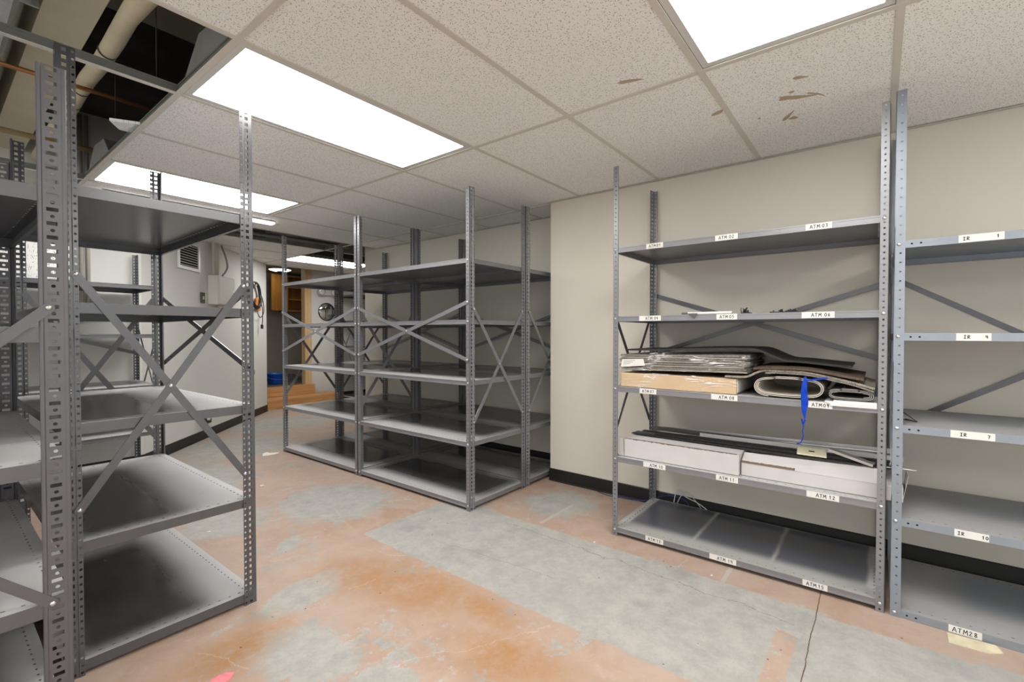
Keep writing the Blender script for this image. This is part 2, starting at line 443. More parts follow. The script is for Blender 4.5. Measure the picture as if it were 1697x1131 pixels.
    col = g.mix(g.m('MULTIPLY', rust, g.step(nB, .25, .60)), col, (.35,.165,.045))
    # cracks and the control joint
    def line(xa, ya, xb, yb, w, k):
        L = math.hypot(xb-xa, yb-ya); ux, uy = (xb-xa)/L, (yb-ya)/L
        dx = g.m('SUBTRACT', x, xa); dy = g.m('SUBTRACT', y, ya)
        t = g.m('ADD', g.m('MULTIPLY', dx, ux), g.m('MULTIPLY', dy, uy))
        s = g.m('ADD', g.m('SUBTRACT', g.m('MULTIPLY', dy, ux), g.m('MULTIPLY', dx, uy)), g.m('MULTIPLY', g.m('SUBTRACT', n2, .5), k))
        inside = g.m('MULTIPLY', g.m('GREATER_THAN', t, 0.), g.m('LESS_THAN', t, L))
        return g.m('MULTIPLY', g.m('SUBTRACT', 1., g.step(g.m('ABSOLUTE', s), w*.4, w)), inside)
    joint = line(1.70, .191, 2.9, .189, .0026, .016)
    col = g.mix(joint, col, (.10,.072,.05))
    crack = mx(line(2.24, 1.75, 2.17, .25, .0022, .13), line(1.80, 1.95, 1.87, 1.2, .0014, .1), line(1.75, -.1, 2.2, -.5, .0018, .1))
    col = g.mix(g.m('MULTIPLY', crack, .7), col, (.12,.115,.10))
    # scratches
    scr = None
    for (a, b, c, d) in ((1.35,3.05,1.75,2.62),(1.10,2.45,1.35,2.33),(1.0,1.35,1.55,1.02),(1.48,2.18,1.56,1.95),(.62,1.95,.70,1.72),(1.72,3.6,2.05,3.35),(2.335,.77,2.46,.765),(2.34,1.72,2.6,1.86),(1.20,1.9,1.33,1.86),(1.6,2.5,1.72,2.9)):
        l = line(a, b, c, d, .0032, .14); scr = l if scr is None else mx(scr, l)
    col = g.mix(g.m('MULTIPLY', g.m('MULTIPLY', scr, n3), .55), col, (.62,.55,.48))
    # old tape ghosts
    ghost = mx(rect(2.33, 2.50, .555, .575, .003, .3), rect(2.36, 2.75, 1.615, 1.64, .004, .3))
    col = g.mix(g.m('MULTIPLY', ghost, .7), col, (.45,.43,.40))
    # dark specks of grit
    vo = g.n('ShaderNodeTexVoronoi'); g.set(vo.inputs['Vector'], v); vo.inputs['Scale'].default_value = 9.
    sp = g.m('MULTIPLY', g.m('SUBTRACT', 1., g.step(vo.outputs['Distance'], .03, .05)), .8)
    col = g.mix(sp, col, (.06,.05,.04))
    rough = g.m('ADD', .36, g.m('MULTIPLY', n3, .30))
    nm = g.bump(g.m('ADD', g.m('MULTIPLY', n3, .4), g.m('MULTIPLY', joint, -2.)), .15, .002)
    return g.done(col, rough, 0, .35, nm)
M['floor'] = floor_mat()
M['floor_wood'] = wood('dark_worn_boards', (.10,.075,.055), (.17,.13,.10))

# ------------------------------------------------------------------ room shell
CZ = 2.211          # suspended ceiling
TOP = 2.98          # deck above it
GX0, GY0 = .707, -.0476
gy = lambda j: GY0 + .6096*j

def wallbox(name, pts, z0, z1, mat, th=.10):
    """vertical slab on the segment a-b, thickness to its outer side (left of a->b)"""
    (ax, ay), (bx, by) = pts
    d = Vector((bx-ax, by-ay)).normalized(); n = Vector((-d.y, d.x))*th
    mb = MB()
    v = [(ax,ay,z0),(bx,by,z0),(bx+n.x,by+n.y,z0),(ax+n.x,ay+n.y,z0),(ax,ay,z1),(bx,by,z1),(bx+n.x,by+n.y,z1),(ax+n.x,ay+n.y,z1)]
    mb.raw(v, [(0,3,2,1),(4,5,6,7),(0,1,5,4),(1,2,6,5),(2,3,7,6),(3,0,4,7)])
    return struct(mb.build(name, mat))

mb = MB(); mb.box(-3.6, 6.2, -4.1, 9.4, -.12, 0); struct(mb.build('floor', M['floor']))
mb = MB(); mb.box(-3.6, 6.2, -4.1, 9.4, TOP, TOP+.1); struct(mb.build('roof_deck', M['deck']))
wallbox('wall_right', ((3.11,2.05),(3.11,-4.0)), 0, TOP, M['wall'], .38)
wallbox('wall_recess', ((3.49,5.10),(3.49,2.05)), 0, TOP, M['wall'])
wallbox('wall_far_right', ((6.1,7.85),(6.1,5.0)), 0, TOP, M['wall'])
wallbox('wall_near_end', ((6.1,5.0),(3.59,5.0)), 0, TOP, M['wall'])
wallbox('wall_back', ((-3.5,5.12),(1.22,5.12)), 0, TOP, M['wall_white'])
wallbox('wall_diagonal', ((1.22,5.12),(3.235,7.238)), 0, TOP, M['wall_white'])
# far wall with the doorway cut out of it
mb = MB()
mb.box(4.21, 6.1, 7.75, 7.85, 0, TOP); mb.box(2.9, 4.21, 7.75, 7.85, 2.62, TOP); mb.box(2.9, 4.21, 7.75, 7.85, 0, .29)
struct(mb.build('wall_far', M['wall_white']))
# washroom behind the doorway
mb = MB(); mb.box(2.9, 5.4, 7.85, 9.35, .20, .30); struct(mb.build('floor_washroom', M['floor_wood']))
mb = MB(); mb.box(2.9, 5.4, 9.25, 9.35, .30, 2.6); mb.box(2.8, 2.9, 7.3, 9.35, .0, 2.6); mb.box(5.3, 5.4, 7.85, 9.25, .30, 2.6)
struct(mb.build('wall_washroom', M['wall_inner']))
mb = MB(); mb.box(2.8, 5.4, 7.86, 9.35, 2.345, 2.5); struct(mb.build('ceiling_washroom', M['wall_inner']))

# baseboards
def baseboard(name, a, b, h=.098, th=.006):
    d = (Vector(b)-Vector(a)).normalized(); n = Vector((d.y, -d.x))
    prof = [(0,0),(th+.006,0),(th+.003,.006),(th,.014),(th,h-.004),(th-.003,h),(0,h)]
    mb = MB(); rows = []
    for p in (Vector(a), Vector(b)):
        rows.append([(p.x+n.x*o, p.y+n.y*o, z) for o, z in prof])
    k = len(prof)
    for i in range(k-1): mb.face([rows[0][i], rows[1][i], rows[1][i+1], rows[0][i+1]])
    mb.face(rows[0]); mb.face(rows[1][::-1])
    return struct(mb.build(name, M['rubber']))
baseboard('baseboard_right', (3.1095,2.05), (3.1095,-4.0))
baseboard('baseboard_recess', (3.4895,5.0), (3.4895,2.06))
baseboard('baseboard_return', (3.49,2.051), (3.104,2.051))
baseboard('baseboard_back', (-3.5,5.1195), (1.22,5.1195))
baseboard('baseboard_diagonal', (1.22,5.119), (3.236,7.237))
baseboard('baseboard_far', (4.45,7.7495), (6.1,7.7495))

# suspended ceiling: tiles, tee grid
LIGHT_CELLS = {(0,0),(0,3),(0,6),(0,-3),(0,-6),(-2,0),(-2,-3),(-2,-6),(2,10)}
def has_tile(i, j):
    if (i,j) in LIGHT_CELLS: return False
    if i <= -1 and j >= 3: return False
    if j == 8: return False
    if i >= 2 and j == 9: return False
    return True
mb = MB()
g2 = .0125
for i in range(-4, 5):
    for j in range(-7, 13):
        if not has_tile(i, j): continue
        x0 = GX0+1.2192*i+.004; x1 = x0+1.2192-.008; y0 = gy(j)+.004; y1 = gy(j+1)-.004
        if j < 3 and i >= 2: continue
        if j < 8 and i >= 3: continue
        if x0 > 6.1 or y1 > 7.9 or x0 < -3.6: continue
        x1 = min(x1, 6.1); 
        if j < 3 and i == 1: x1 = 3.108
        if i == 2 and 3 <= j < 8: x1 = 3.488
        mb.box(x0, x1, y0, min(y1, 7.25), CZ+.002, CZ+.014)
struct(mb.build('ceiling', M['tile']))
mb = MB()
def tee(mb, x0, y0, x1, y1, w=.024):
    """inverted tee: white flange below, galvanised web above"""
    if x0 == x1:
        mb.box(x0-w/2, x0+w/2, y0, y1, CZ-.0022, CZ+.0015, 0); mb.box(x0-.0015, x0+.0015, y0, y1, CZ+.0015, CZ+.038, 1); mb.box(x0-.004, x0+.004, y0, y1, CZ+.03, CZ+.038, 1)
    else:
        mb.box(x0, x1, y0-w/2, y0+w/2, CZ-.0014, CZ+.0015, 0); mb.box(x0, x1, y0-.0015, y0+.0015, CZ+.0015, CZ+.038, 1); mb.box(x0, x1, y0-.004, y0+.004, CZ+.03, CZ+.038, 1)
for i in range(-3, 5):
    x = GX0+1.2192*i
    ya, yb = -3.99, 7.25
    if i <= -1: yb = gy(3) if i < 0 else yb
    if i == 2: ya = 2.055
    if i > 2: ya = gy(9)
    if i >= 5: continue
    if i == 0: yb = 4.83
    tee(mb, x, ya, x, yb)
for j in range(-6, 12):
    y = gy(j)
    xa, xb = -3.49, 3.108
    if y > 2.05: xb = 3.488
    if 3 < j <= 8: xa = GX0
    if j == 4: xa = -1.6
    if j == 7: xa = -1.6
    if j >= 9: xa, xb = 1.6, 6.09
    tee(mb, xa, y, xb, y)
tee(mb, 3.25, 7.25, 6.09, 7.25)
struct(mb.build('trim_1', [M['grid'], M['tee_side']]), 'painted tee grid carrying the ceiling tiles')
# wall angle along the walls at the ceiling
mb = MB()
for (x0,x1,y0,y1) in ((3.088,3.1095,-3.99,2.05),(3.468,3.4895,2.055,5.0),(3.088,3.49,2.052,2.07)):
    mb.box(x0,x1,y0,y1,CZ-.004,CZ-.0025)
mb.box(3.1075,3.1095,-3.99,2.05,CZ-.004,CZ+.02); mb.box(3.4875,3.4895,2.055,5.0,CZ-.004,CZ+.02)
struct(mb.build('trim_2', M['grid']), 'painted wall angle under the ceiling edge')

# light troffers
def troffer(i, j, label, lit='lamp', group='ceiling light panels'):
    x0 = GX0+1.2192*i; y0 = gy(j); cx, cy = x0+.6096, y0+.3048
    t = tag(empty('ceiling_light_panel', (cx, cy, CZ)), label, 'ceiling light', group)
    hx, hy = .594, .291
    mb = MB(); w = .026
    for (a,b,c,d) in ((-hx,hx,-hy,-hy+w),(-hx,hx,hy-w,hy),(-hx,-hx+w,-hy+w,hy-w),(hx-w,hx,-hy+w,hy-w)):
        mb.box(a,b,c,d,.0022,.014)
    mb.build('frame', M['frame_white'], t)
    mb = MB(); mb.box(-hx+w, hx-w, -hy+w, hy-w, .007, .012); mb.build('diffuser', M[lit], t)
    mb = MB()
    prof = [(-.292,.016),(-.286,.045),(-.15,.165),(.10,.185),(.286,.045),(.292,.016)]
    a = [(-.597,y,z) for y,z in prof]; b = [(.597,y,z) for y,z in prof]
    for k in range(len(prof)-1): mb.face([a[k],b[k],b[k+1],a[k+1]])
    mb.face(a); mb.face(b[::-1])
    for k in range(4):   # knock-outs and screw heads on the end plate
        mb.lathe([(.006,-.0010),(.006,-.003),(.0,-.003)], 10, (-.5965, -.16+.1*k, .055+.022*(k%2)), 0, 'x')
    mb.build('housing', M['housing'], t)
    return t
troffer(0, 0, 'lit ceiling panel closest to the shelving labelled ATM, nearly overhead')
troffer(0, 3, 'lit ceiling panel at the open ceiling edge above the grey shelving')
troffer(0, 6, 'lit ceiling panel farther back, above the top shelf of the aisle rack')
troffer(0, -3, 'unseen ceiling panel carrying the row on over the near end of the aisle', group='unseen panels over the near end of the room')  # this and the next three are out of view, placed for their light
troffer(0, -6, 'unseen ceiling panel carrying the row on to the rear of the room', group='unseen panels over the near end of the room')
troffer(-2, 0, 'unseen ceiling panel added to light the side aisle', group='unseen panels over the near end of the room')
troffer(-2, -3, 'unseen ceiling panel added to light the rear side aisle', group='unseen panels over the near end of the room')
troffer(2, 10, 'lit ceiling panel in the far bay in front of the doorway', 'lamp_far')

# surface strip light hung under the far edge
t = tag(empty('strip_light', (1.435, 4.42, 2.142)), 'slim white strip light hanging below the ceiling past the second panel', 'light')
mb = MB(); mb.bbox(-.60,.615,-.040,.040,.056,.066,.003); mb.build('body', M['white_metal'], t)
mb = MB(); mb.bbox(-.595,.61,-.036,.036,.040,.0555,.004); mb.build('diffuser', M['lamp_tube'], t)
mb = MB(); mb.box(.616,.66,-.006,.006,.050,.054); mb.build('end_tab', M['alu'], t)
for x in (-.45,.45):
    mb = MB(); mb.tube([(x,0,.066),(x,0,.0688)], .004, 6); mb.build('hanger_wire', M['alu'], t)

# ------------------------------------------------------------------ plenum seen through the missing tiles
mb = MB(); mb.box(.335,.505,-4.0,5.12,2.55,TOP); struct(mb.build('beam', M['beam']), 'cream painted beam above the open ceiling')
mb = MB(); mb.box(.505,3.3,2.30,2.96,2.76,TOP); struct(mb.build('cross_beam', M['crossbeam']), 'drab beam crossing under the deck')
t = tag(empty('insulated_pipe', (.567,0,2.505)), 'fat yellowed insulated pipe running above the open ceiling', 'pipe')
mb = MB(); pts = [(0.004*math.sin(k*1.7), -1+.25*k, .003*math.sin(k*2.3)) for k in range(25)]
mb.tube(pts, [(.0435 if -1+.25*k < 2.3 else .0365)+.0010*math.sin(3.1*k) for k in range(25)], 24); mb.build('jacket', M['pipewrap'], t)
for y in (2.20, 2.86, 3.42, 3.66):
    rb = .0445 if y < 2.3 else .0375
    mb = MB(); mb.lathe([(rb,-.006),(rb+.0018,-.006),(rb+.0018,.006),(rb,.006)], 24, (0,y,0), 0, 'y'); mb.build('band', M['strap_black'], t)
mb = MB(); mb.tube([(-1.6,3.25,2.444),(.30,3.25,2.444),(.95,3.25,2.444)], .0115, 12)
tag(mb.build('hanging_copper_pipe', M['copper']), 'thin copper pipe crossing the open ceiling under the insulated pipe', 'pipe')
mb = MB(); mb.tube([(-1.6,4.28,2.438),(1.2,4.28,2.438)], .018, 12)
tag(mb.build('hanging_tan_pipe', M['brasspipe']), 'tan painted pipe crossing the open ceiling by the back wall', 'pipe')
t = tag(empty('air_duct', (.12,0,2.50)), 'silver foil wrapped air duct at the open ceiling corner', 'duct')
mb = MB(); mb.bbox(-.30,.15,1.2,4.9,0,.26,.02); mb.build('duct_run', M['foil'], t)
mb = MB(); mb.box(-.31,.172,2.60,2.66,-.012,.27); mb.box(-.31,.195,2.655,2.664,-.022,.28); mb.build('flange', M['housing'], t)
for (x,y) in ((.63,2.391),(.64,3.1),(.16,2.391)):
    mb = MB(); mb.tube([(x,y,CZ+.036),(x+.004,y,2.97)], .0016, 6)
    tag(mb.build('hanger_wire', M['cable_black']), {(.63,2.391):'thin hanger wire on the bare tee beside the insulated pipe',(.64,3.1):'thin hanger wire dropping at the open ceiling edge',(.16,2.391):'thin hanger wire on the bare tee beside the beam'}[(x,y)], 'wire')
mb = MB(); mb.raw([(.60,3.02,2.235),(.72,2.93,2.228),(.73,3.10,2.232),(.66,3.13,2.24),(.60,3.02,2.249),(.72,2.93,2.242),(.73,3.10,2.246),(.66,3.13,2.254)],
    [(0,3,2,1),(4,5,6,7),(0,1,5,4),(1,2,6,5),(2,3,7,6),(3,0,4,7)])
tag(mb.build('broken_tile', M['tile']), 'broken scrap of ceiling tile poking out over the open edge', 'ceiling tile')
# things in the dark gap across the far ceiling
mb = MB(); mb.tube([(1.4,5.08,2.29),(3.45,5.02,2.285)], .03, 12)
tag(mb.build('dark_pipe', M['grey_trim']), 'dark pipe in the gap across the far ceiling', 'pipe')
mb = MB(); mb.tube([(1.6,5.36,2.30),(2.3,5.36,2.27),(2.9,5.38,2.28),(3.45,5.38,2.29)], .022, 10)
tag(mb.build('sagging_conduit', M['tee_side']), 'sagging grey conduit in the gap across the far ceiling', 'conduit')
mb = MB(); mb.bbox(3.24,3.36,4.85,4.95,2.232,2.32,.003)
tag(mb.build('wood_block', M['wood_block']), 'brown wood block in the ceiling gap near the recess wall', 'block')

mb = MB(); mb.obox((2.75,5.15,2.36),(.55,.12,.0),(-.012,.055,.0),(0,0,.05)); mb.obox((2.3,5.3,2.42),(.45,-.14,.03),(.01,.035,0),(0,0,.03))
tag(mb.build('roof_joist', M['crossbeam']), 'pale greenish joists in the ceiling gap of the far bay', 'joist')

# ------------------------------------------------------------------ shelving parts
OCT = [(math.cos(PI/4*k), math.sin(PI/4*k)) for k in range(8)]
def hole_cell(mb, P, u0, u1, z0, z1, uc, zc, hw, hh, round_, t):
    """sheet cell with a hole; P(u, z, off) -> point; both sides and the hole's inner wall"""
    if round_:
        inner = [(uc+hw*OCT[k][0], zc+hh*OCT[k][1]) for k in range(8)]
        outer = [(u1,zc),(u1,z1),(uc,z1),(u0,z1),(u0,zc),(u0,z0),(uc,z0),(u1,z0)]
    else:
        inner = [(uc+hw,zc+hh),(uc-hw,zc+hh),(uc-hw,zc-hh),(uc+hw,zc-hh)]
        outer = [(u1,z1),(u0,z1),(u0,z0),(u1,z0)]
    n = len(inner); b = len(mb.v)
    for off in (0, -t):
        mb.v.extend([tuple(P(u,z,off)) for u,z in outer]); mb.v.extend([tuple(P(u,z,off)) for u,z in inner])
    for k in range(n):
        k2 = (k+1) % n
        for f in ((b+k, b+k2, b+n+k2, b+n+k), (b+2*n+k2, b+2*n+k, b+3*n+k, b+3*n+k2), (b+n+k, b+n+k2, b+3*n+k2, b+3*n+k)):
            mb.f.append(f); mb.m.append(0); mb.sm.append(False)
def solid_strip(mb, P, u0, u1, z0, z1, t):
    for off in (0, -t):
        mb.face([P(u0,z0,off),P(u1,z0,off),P(u1,z1,off),P(u0,z1,off)])
    for u in (u0, u1): mb.face([P(u,z0,0),P(u,z1,0),P(u,z1,-t),P(u,z0,-t)])
    for z in (z0, z1): mb.face([P(u0,z,0),P(u1,z,0),P(u1,z,-t),P(u0,z,-t)])

def post_mesh(name, H, mat, mirror=False, style='angle'):
    """angle post, outer corner at the origin: wide flange on x=0 along +y, narrow flange on y=0 along +x"""
    mb = MB(); t = .0018
    sx = -1 if mirror else 1
    def wide(off0=0.):  return lambda u, z, o: (sx*(off0 - o), u, z)
    def narrow(off0=0.): return lambda u, z, o: (sx*u, off0 - o, z)
    p = .0254
    def col(P, u0, u1, pitch, hw, hh, rnd, first=.5):
        n = int(H/pitch); z = 0
        for k in range(n): hole_cell(mb, P, u0, u1, k*pitch, (k+1)*pitch, (u0+u1)/2, (k+first)*pitch, hw, hh, rnd, t)
        solid_strip(mb, P, u0, u1, n*pitch, H, t)
    if style == 'angle':
        W, Nn = .050, .029
        solid_strip(mb, wide(), 0, .012, 0, H, t)
        col(wide(), .012, .031, p, .0062, .0066, False)
        solid_strip(mb, wide(), .031, .034, 0, H, t)
        P1, P2 = wide(), wide(-.0025) 
        mb.face([P1(.034,0,0),P1(.034,H,0),P2(.0365,H,0),P2(.0365,0,0)])
        col(wide(-.0025), .0365, W, p, .0044, .0046, True)
        solid_strip(mb, narrow(), 0, .008, 0, H, t)
        col(narrow(), .008, .021, p, .0040, .0042, True)
        solid_strip(mb, narrow(), .021, Nn, 0, H, t)
        mb.face([(sx*Nn,0,0),(sx*Nn,0,H),(sx*Nn,.007,H),(sx*Nn,.007,0)])
    elif style == 'heavy':
        W, Nn = .060, .040; p = .0381
        # rounded beads down both edges of the wide face
        for (a, b) in ((0, .012), (.050, .060)):
            prof = [(a,0.),(a+.25*(b-a),-.0022),(a+.75*(b-a),-.0022),(b,0.)]
            for (u0,o0),(u1,o1) in zip(prof, prof[1:]):
                P = wide()
                mb.face([P(u0,0,-o0),P(u1,0,-o1),P(u1,H,-o1),P(u0,H,-o0)]); mb.face([P(u0,0,-o0-t),P(u1,0,-o1-t),P(u1,H,-o1-t),P(u0,H,-o0-t)])
        n = int(H/p); P = wide()
        solid_strip(mb, P, .012, .018, 0, H, t); solid_strip(mb, P, .044, .050, 0, H, t)
        for k in range(n):
            z = k*p
            hole_cell(mb, P, .018, .044, z, z+p*.5, .031, z+p*.25, .0052, .0048, True, t)
            hole_cell(mb, P, .018, .044, z+p*.5, z+p, .031, z+p*.75, .0122, .0052, False, t)
        solid_strip(mb, P, .018, .044, n*p, H, t)
        P = narrow()
        solid_strip(mb, P, 0, .012, 0, H, t); col(P, .012, .028, p, .0045, .0045, True); solid_strip(mb, P, .028, Nn, 0, H, t)
        mb.face([(0,W,0),(0,W,H),(sx*.010,W,H),(sx*.010,W,0)])
    else:                                   # plain slotted angle with holes every inch and a half
        W, Nn = .040, .034; p = .0381
        P = narrow(); solid_strip(mb, P, 0, .012, 0, H, t); col(P, .012, .026, p, .0042, .0036, True); solid_strip(mb, P, .026, Nn, 0, H, t)
        P = wide(); solid_strip(mb, P, 0, .013, 0, H, t); col(P, .013, .028, p, .0042, .0036, True); solid_strip(mb, P, .028, W, 0, H, t)
    return mb.mesh(name, mat)

def shelf_mesh(name, L, D, mats, lip=.030, grooved=True, slots=True, slot_pitch=.0381, lip_holes=(.055,)):
    """pressed steel shelf, top at z=0, outer size L x D, lips folded down and in"""
    mb = MB(); t = .0012
    P = lambda u, v, o: (u, v, o)
    def plate(x0, x1, y0, y1):
        mb.face([(x0,y0,0),(x1,y0,0),(x1,y1,0),(x0,y1,0)], 1); mb.face([(x0,y1,-t),(x1,y1,-t),(x1,y0,-t),(x0,y0,-t)], 0)
    e0, e1 = .026, .036
    def cells(along, a0, a1, b0, b1):
        n = max(1, int(round((a1-a0)/slot_pitch))); s = (a1-a0)/n
        for k in range(n):
            b = len(mb.f)
            if along == 'x': hole_cell(mb, lambda u,z,o: (u,z,o), a0+k*s, a0+(k+1)*s, b0, b1, a0+(k+.5)*s, (b0+b1)/2, .0042, .0026, False, t)
            else: hole_cell(mb, lambda u,z,o: (z,u,o), a0+k*s, a0+(k+1)*s, b0, b1, a0+(k+.5)*s, (b0+b1)/2, .0042, .0026, False, t)
            for q in range(b, len(mb.f), 3): mb.m[q] = 1
    if slots:
        plate(0, L, 0, e0); cells('x', 0, L, e0, e1); cells('x', 0, L, D-e1, D-e0); plate(0, L, D-e0, D)
        plate(0, e0, e1, D-e1); cells('y', e1, D-e1, e0, e1); plate(e1, L-e1, e1, D-e1); cells('y', e1, D-e1, L-e1, L-e0); plate(L-e0, L, e1, D-e1)
    else: plate(0, L, 0, D)
    if grooved: prof = [(0,0),(0,-.007),(.0022,-.0085),(.0022,-.0215),(0,-.023),(0,-lip),(.012,-lip),(.012,-lip+t)]
    else:       prof = [(0,0),(0,-lip),(.014,-lip),(.014,-lip+t)]
    def ring(i, z): return [(i,i,z),(L-i,i,z),(L-i,D-i,z),(i,D-i,z)]
    rs = [ring(*q) for q in prof]
    for a, b in zip(rs, rs[1:]):
        for k in range(4):
            k2 = (k+1) % 4
            mb.face([a[k], b[k], b[k2], a[k2]], 0)
    for hx in lip_holes:      # small punched holes in the front lip
        for sx in (hx, L-hx):
            o_ = .0001 if not grooved else -.0021
            mb.face([(sx+.0042*c_, -o_, -lip*.5+.0036*s_) for c_, s_ in OCT], 2)
    inn = [ring(.0012, -t), ring(.0012, -lip+t)]
    for k in range(4):
        k2 = (k+1) % 4
        mb.face([inn[0][k2], inn[1][k2], inn[1][k], inn[0][k]], 0)
    return mb.mesh(name, mats)

def bolt_mesh():
    mb = MB(); mb.lathe([(.0075,0),(.0075,.0012),(.0062,.0034),(.0035,.0048),(0,.0052)], 10); return mb.mesh('bolt', M['bolt'])
BOLT = bolt_mesh()
HOLE = None
def hole_mesh():
    mb = MB(); mb.lathe([(.0042,0),(.0042,.0004),(0,.0004)], 8); return mb.mesh('lip_hole', M['hole'])

def brace_mesh(length, mat, w=.026, th=.003):
    mb = MB(); prof = []
    for k in range(7): a = -PI/2+PI*k/6; prof.append((length/2+w/2*math.cos(a), w/2*math.sin(a)))
    for k in range(7): a = PI/2+PI*k/6; prof.append((-length/2+w/2*math.cos(a), w/2*math.sin(a)))
    a = [(x,y,0) for x,y in prof]; b = [(x,y,th) for x,y in prof]
    mb.face(a[::-1]); mb.face(b)
    for k in range(len(prof)):
        k2 = (k+1) % len(prof); mb.face([a[k],a[k2],b[k2],b[k]])
    return mb.mesh('cross_brace', mat)

_cache = {}
def cached(key, fn):
    if key not in _cache: _cache[key] = fn()
    return _cache[key]

# handwriting: strokes on a 1 x 1 grid
GLY = {
 'A': [[(0,0),(.42,1),(.85,0)],[(.18,.36),(.72,.36)]], 'T': [[(0,.95),(.8,1)],[(.42,.97),(.36,0)]], 'M': [[(0,0),(.1,.95),(.42,.35),(.75,1),(.85,0)]],
 'I': [[(.1,1),(.7,1)],[(.4,1),(.36,0)],[(.05,0),(.68,.02)]], 'R': [[(.1,0),(.12,1),(.6,.95),(.68,.72),(.5,.52),(.12,.48),(.75,0)]],
 '0': [[(.4,1),(.08,.75),(.05,.3),(.35,0),(.65,.25),(.68,.72),(.4,1)]], '1': [[(.2,.75),(.42,1),(.38,0)]], '2': [[(.08,.8),(.38,1),(.62,.78),(.08,.02),(.7,.04)]],
 '3': [[(.08,.95),(.62,.95),(.3,.58),(.62,.35),(.45,.02),(.05,.08)]], '4': [[(.1,1),(.06,.5),(.62,.48)],[(.52,.95),(.5,0)]], '5': [[(.62,1),(.15,.98),(.12,.58),(.5,.6),(.62,.3),(.4,0),(.05,.05)]],
 '6': [[(.5,1),(.12,.55),(.1,.12),(.45,0),(.62,.3),(.4,.5),(.12,.38)]], '7': [[(.05,.98),(.65,.98),(.28,0)]], '8': [[(.4,.52),(.1,.75),(.35,1),(.62,.8),(.4,.52),(.08,.2),(.36,0),(.65,.22),(.4,.52)]],
 '9': [[(.6,.75),(.35,1),(.08,.75),(.3,.5),(.6,.75),(.45,0)]], '-': [[(.1,.4),(.6,.38)]],
}
def label_mesh(w, h, runs, tilt=0.):
    """paper strip in the x-z plane facing -y, ink strokes just proud of it; runs = (text, x as share of width, letter height share)"""
    mb = MB()
    mb.box(0, w, -.0006, 0, 0, h, 0)
    for txt, xs, hs in runs:
        lh = h*hs; lw = lh*.78; x = w*xs; zb = (h-lh)/2
        for ch in txt:
            if ch != ' ':
                for st in GLY[ch]:
                    for (a, b), (c, d) in zip(st, st[1:]):
                        p = Vector((x+a*lw, zb+b*lh+tilt*a)); q = Vector((x+c*lw, zb+d*lh+tilt*c))
                        dd = (q-p); 
                        if dd.length < 1e-6: continue
                        dd.normalize(); n = Vector((-dd.y, dd.x))*.0012; e = dd*.0008
                        pts = [p-e+n, p-e-n, q+e-n, q+e+n]
                        mb.face([(s.x, -.0009, s.y) for s in pts], 1)
            x += lw*1.12
    return mb.mesh('shelf_label', [M['paper'], M['ink']])

def shelving(label, origin, rotz, L, D, H=2.134, shelves=(.05,.455,.86,1.265,1.668), steel='steel', deck='deck_plain', style='angle',
             end_braces=(0,), end_z=(.575,1.345), side_braces=(), side_z=(1.005,1.385), lip=.030, grooved=True, group='grey steel shelving units', lean=(0,0), bolts=True, labels=None, deck_by=None, brace_steel=None):
    """local frame: x along the length, y into the depth, front at y=0"""
    t = tag(empty('shelving_unit', (*origin, 0), (lean[0], lean[1], rotz)), label, 'shelving', group)
    ms = M[steel]
    pm = [cached(('post', H, steel, style, k), lambda k=k: post_mesh('post', H, ms, bool(k), style)) for k in (0, 1)]
    posts = {}
    for (cx, cy, me, rz) in ((0,0,pm[0],0),(L,0,pm[1],0),(L,D,pm[0],PI),(0,D,pm[1],PI)):
        o = link('post', me, t, (cx, cy, 0), (0,0,rz)); posts[(cx>0, cy>0)] = o
    ins = .0022
    decks = []
    for k, z in enumerate(shelves):
        dk = (deck_by or {}).get(k, deck)
        me = cached(('shelf', L, D, steel, dk, lip, grooved), lambda: shelf_mesh('shelf', L-2*ins, D-2*ins, [ms, M[dk], M['hole']], lip, grooved, lip_holes=(.052,.080) if style == 'slotted' else (.050,)))
        s = link('shelf', me, t, (ins, ins, z)); decks.append(s)
        if bolts:
            for (px, mir) in ((0,0),(L,1)):
                # bolt through the narrow flange, sub-part of the post
                p = posts[(px>0, False)]
                link('bolt', BOLT, p, ((-.0145 if mir else .0145), -.0004, z-lip*.45), (PI/2,0,0))
        for (q, lb) in enumerate((labels or {}).get(k, ())):
            x0, x1, runs, txt = lb
            b = link('shelf_label', label_mesh(x1-x0, lip*.93, runs), s, (x0-ins, -.0004, -lip+.0015), (0,0,0))
            b['label'] = 'white paper label reading ' + txt
    def cross(P, Q, z0, z1, out):
        """X of two bars between verticals P and Q (x, y), lying outside along out"""
        Pv, Qv, o = Vector((*P,0)), Vector((*Q,0)), Vector((*out,0))
        for n, (za, zb) in enumerate(((z0, z1), (z1, z0))):
            a = Pv+Vector((0,0,za)); b = Qv+Vector((0,0,zb)); c = (a+b)/2 + o*(.0008+.0034*n); d = (b-a)
            x = d.normalized(); zz = o; y = zz.cross(x)
            br = link('cross_brace', cached(('brace', round(d.length,4), brace_steel or steel), lambda: brace_mesh(d.length, M[brace_steel or steel])), t)
            br.matrix_local = Matrix.Translation(c) @ Matrix((x, y, zz)).transposed().to_4x4()
            for e in ([-1, 1] + ([0] if n else [])):
                link('bolt', BOLT, br, (e*d.length/2, 0, .003))
    for e in end_braces:
        x = 0 if e == 0 else L
        cross((x, .042), (x, D-.042), *end_z, (-1 if e == 0 else 1, 0))
    for e in side_braces:
        y = 0 if e == 0 else D
        cross((.0145, y), (L-.0145, y), *side_z, (0, -1 if e == 0 else 1))
    return t, decks

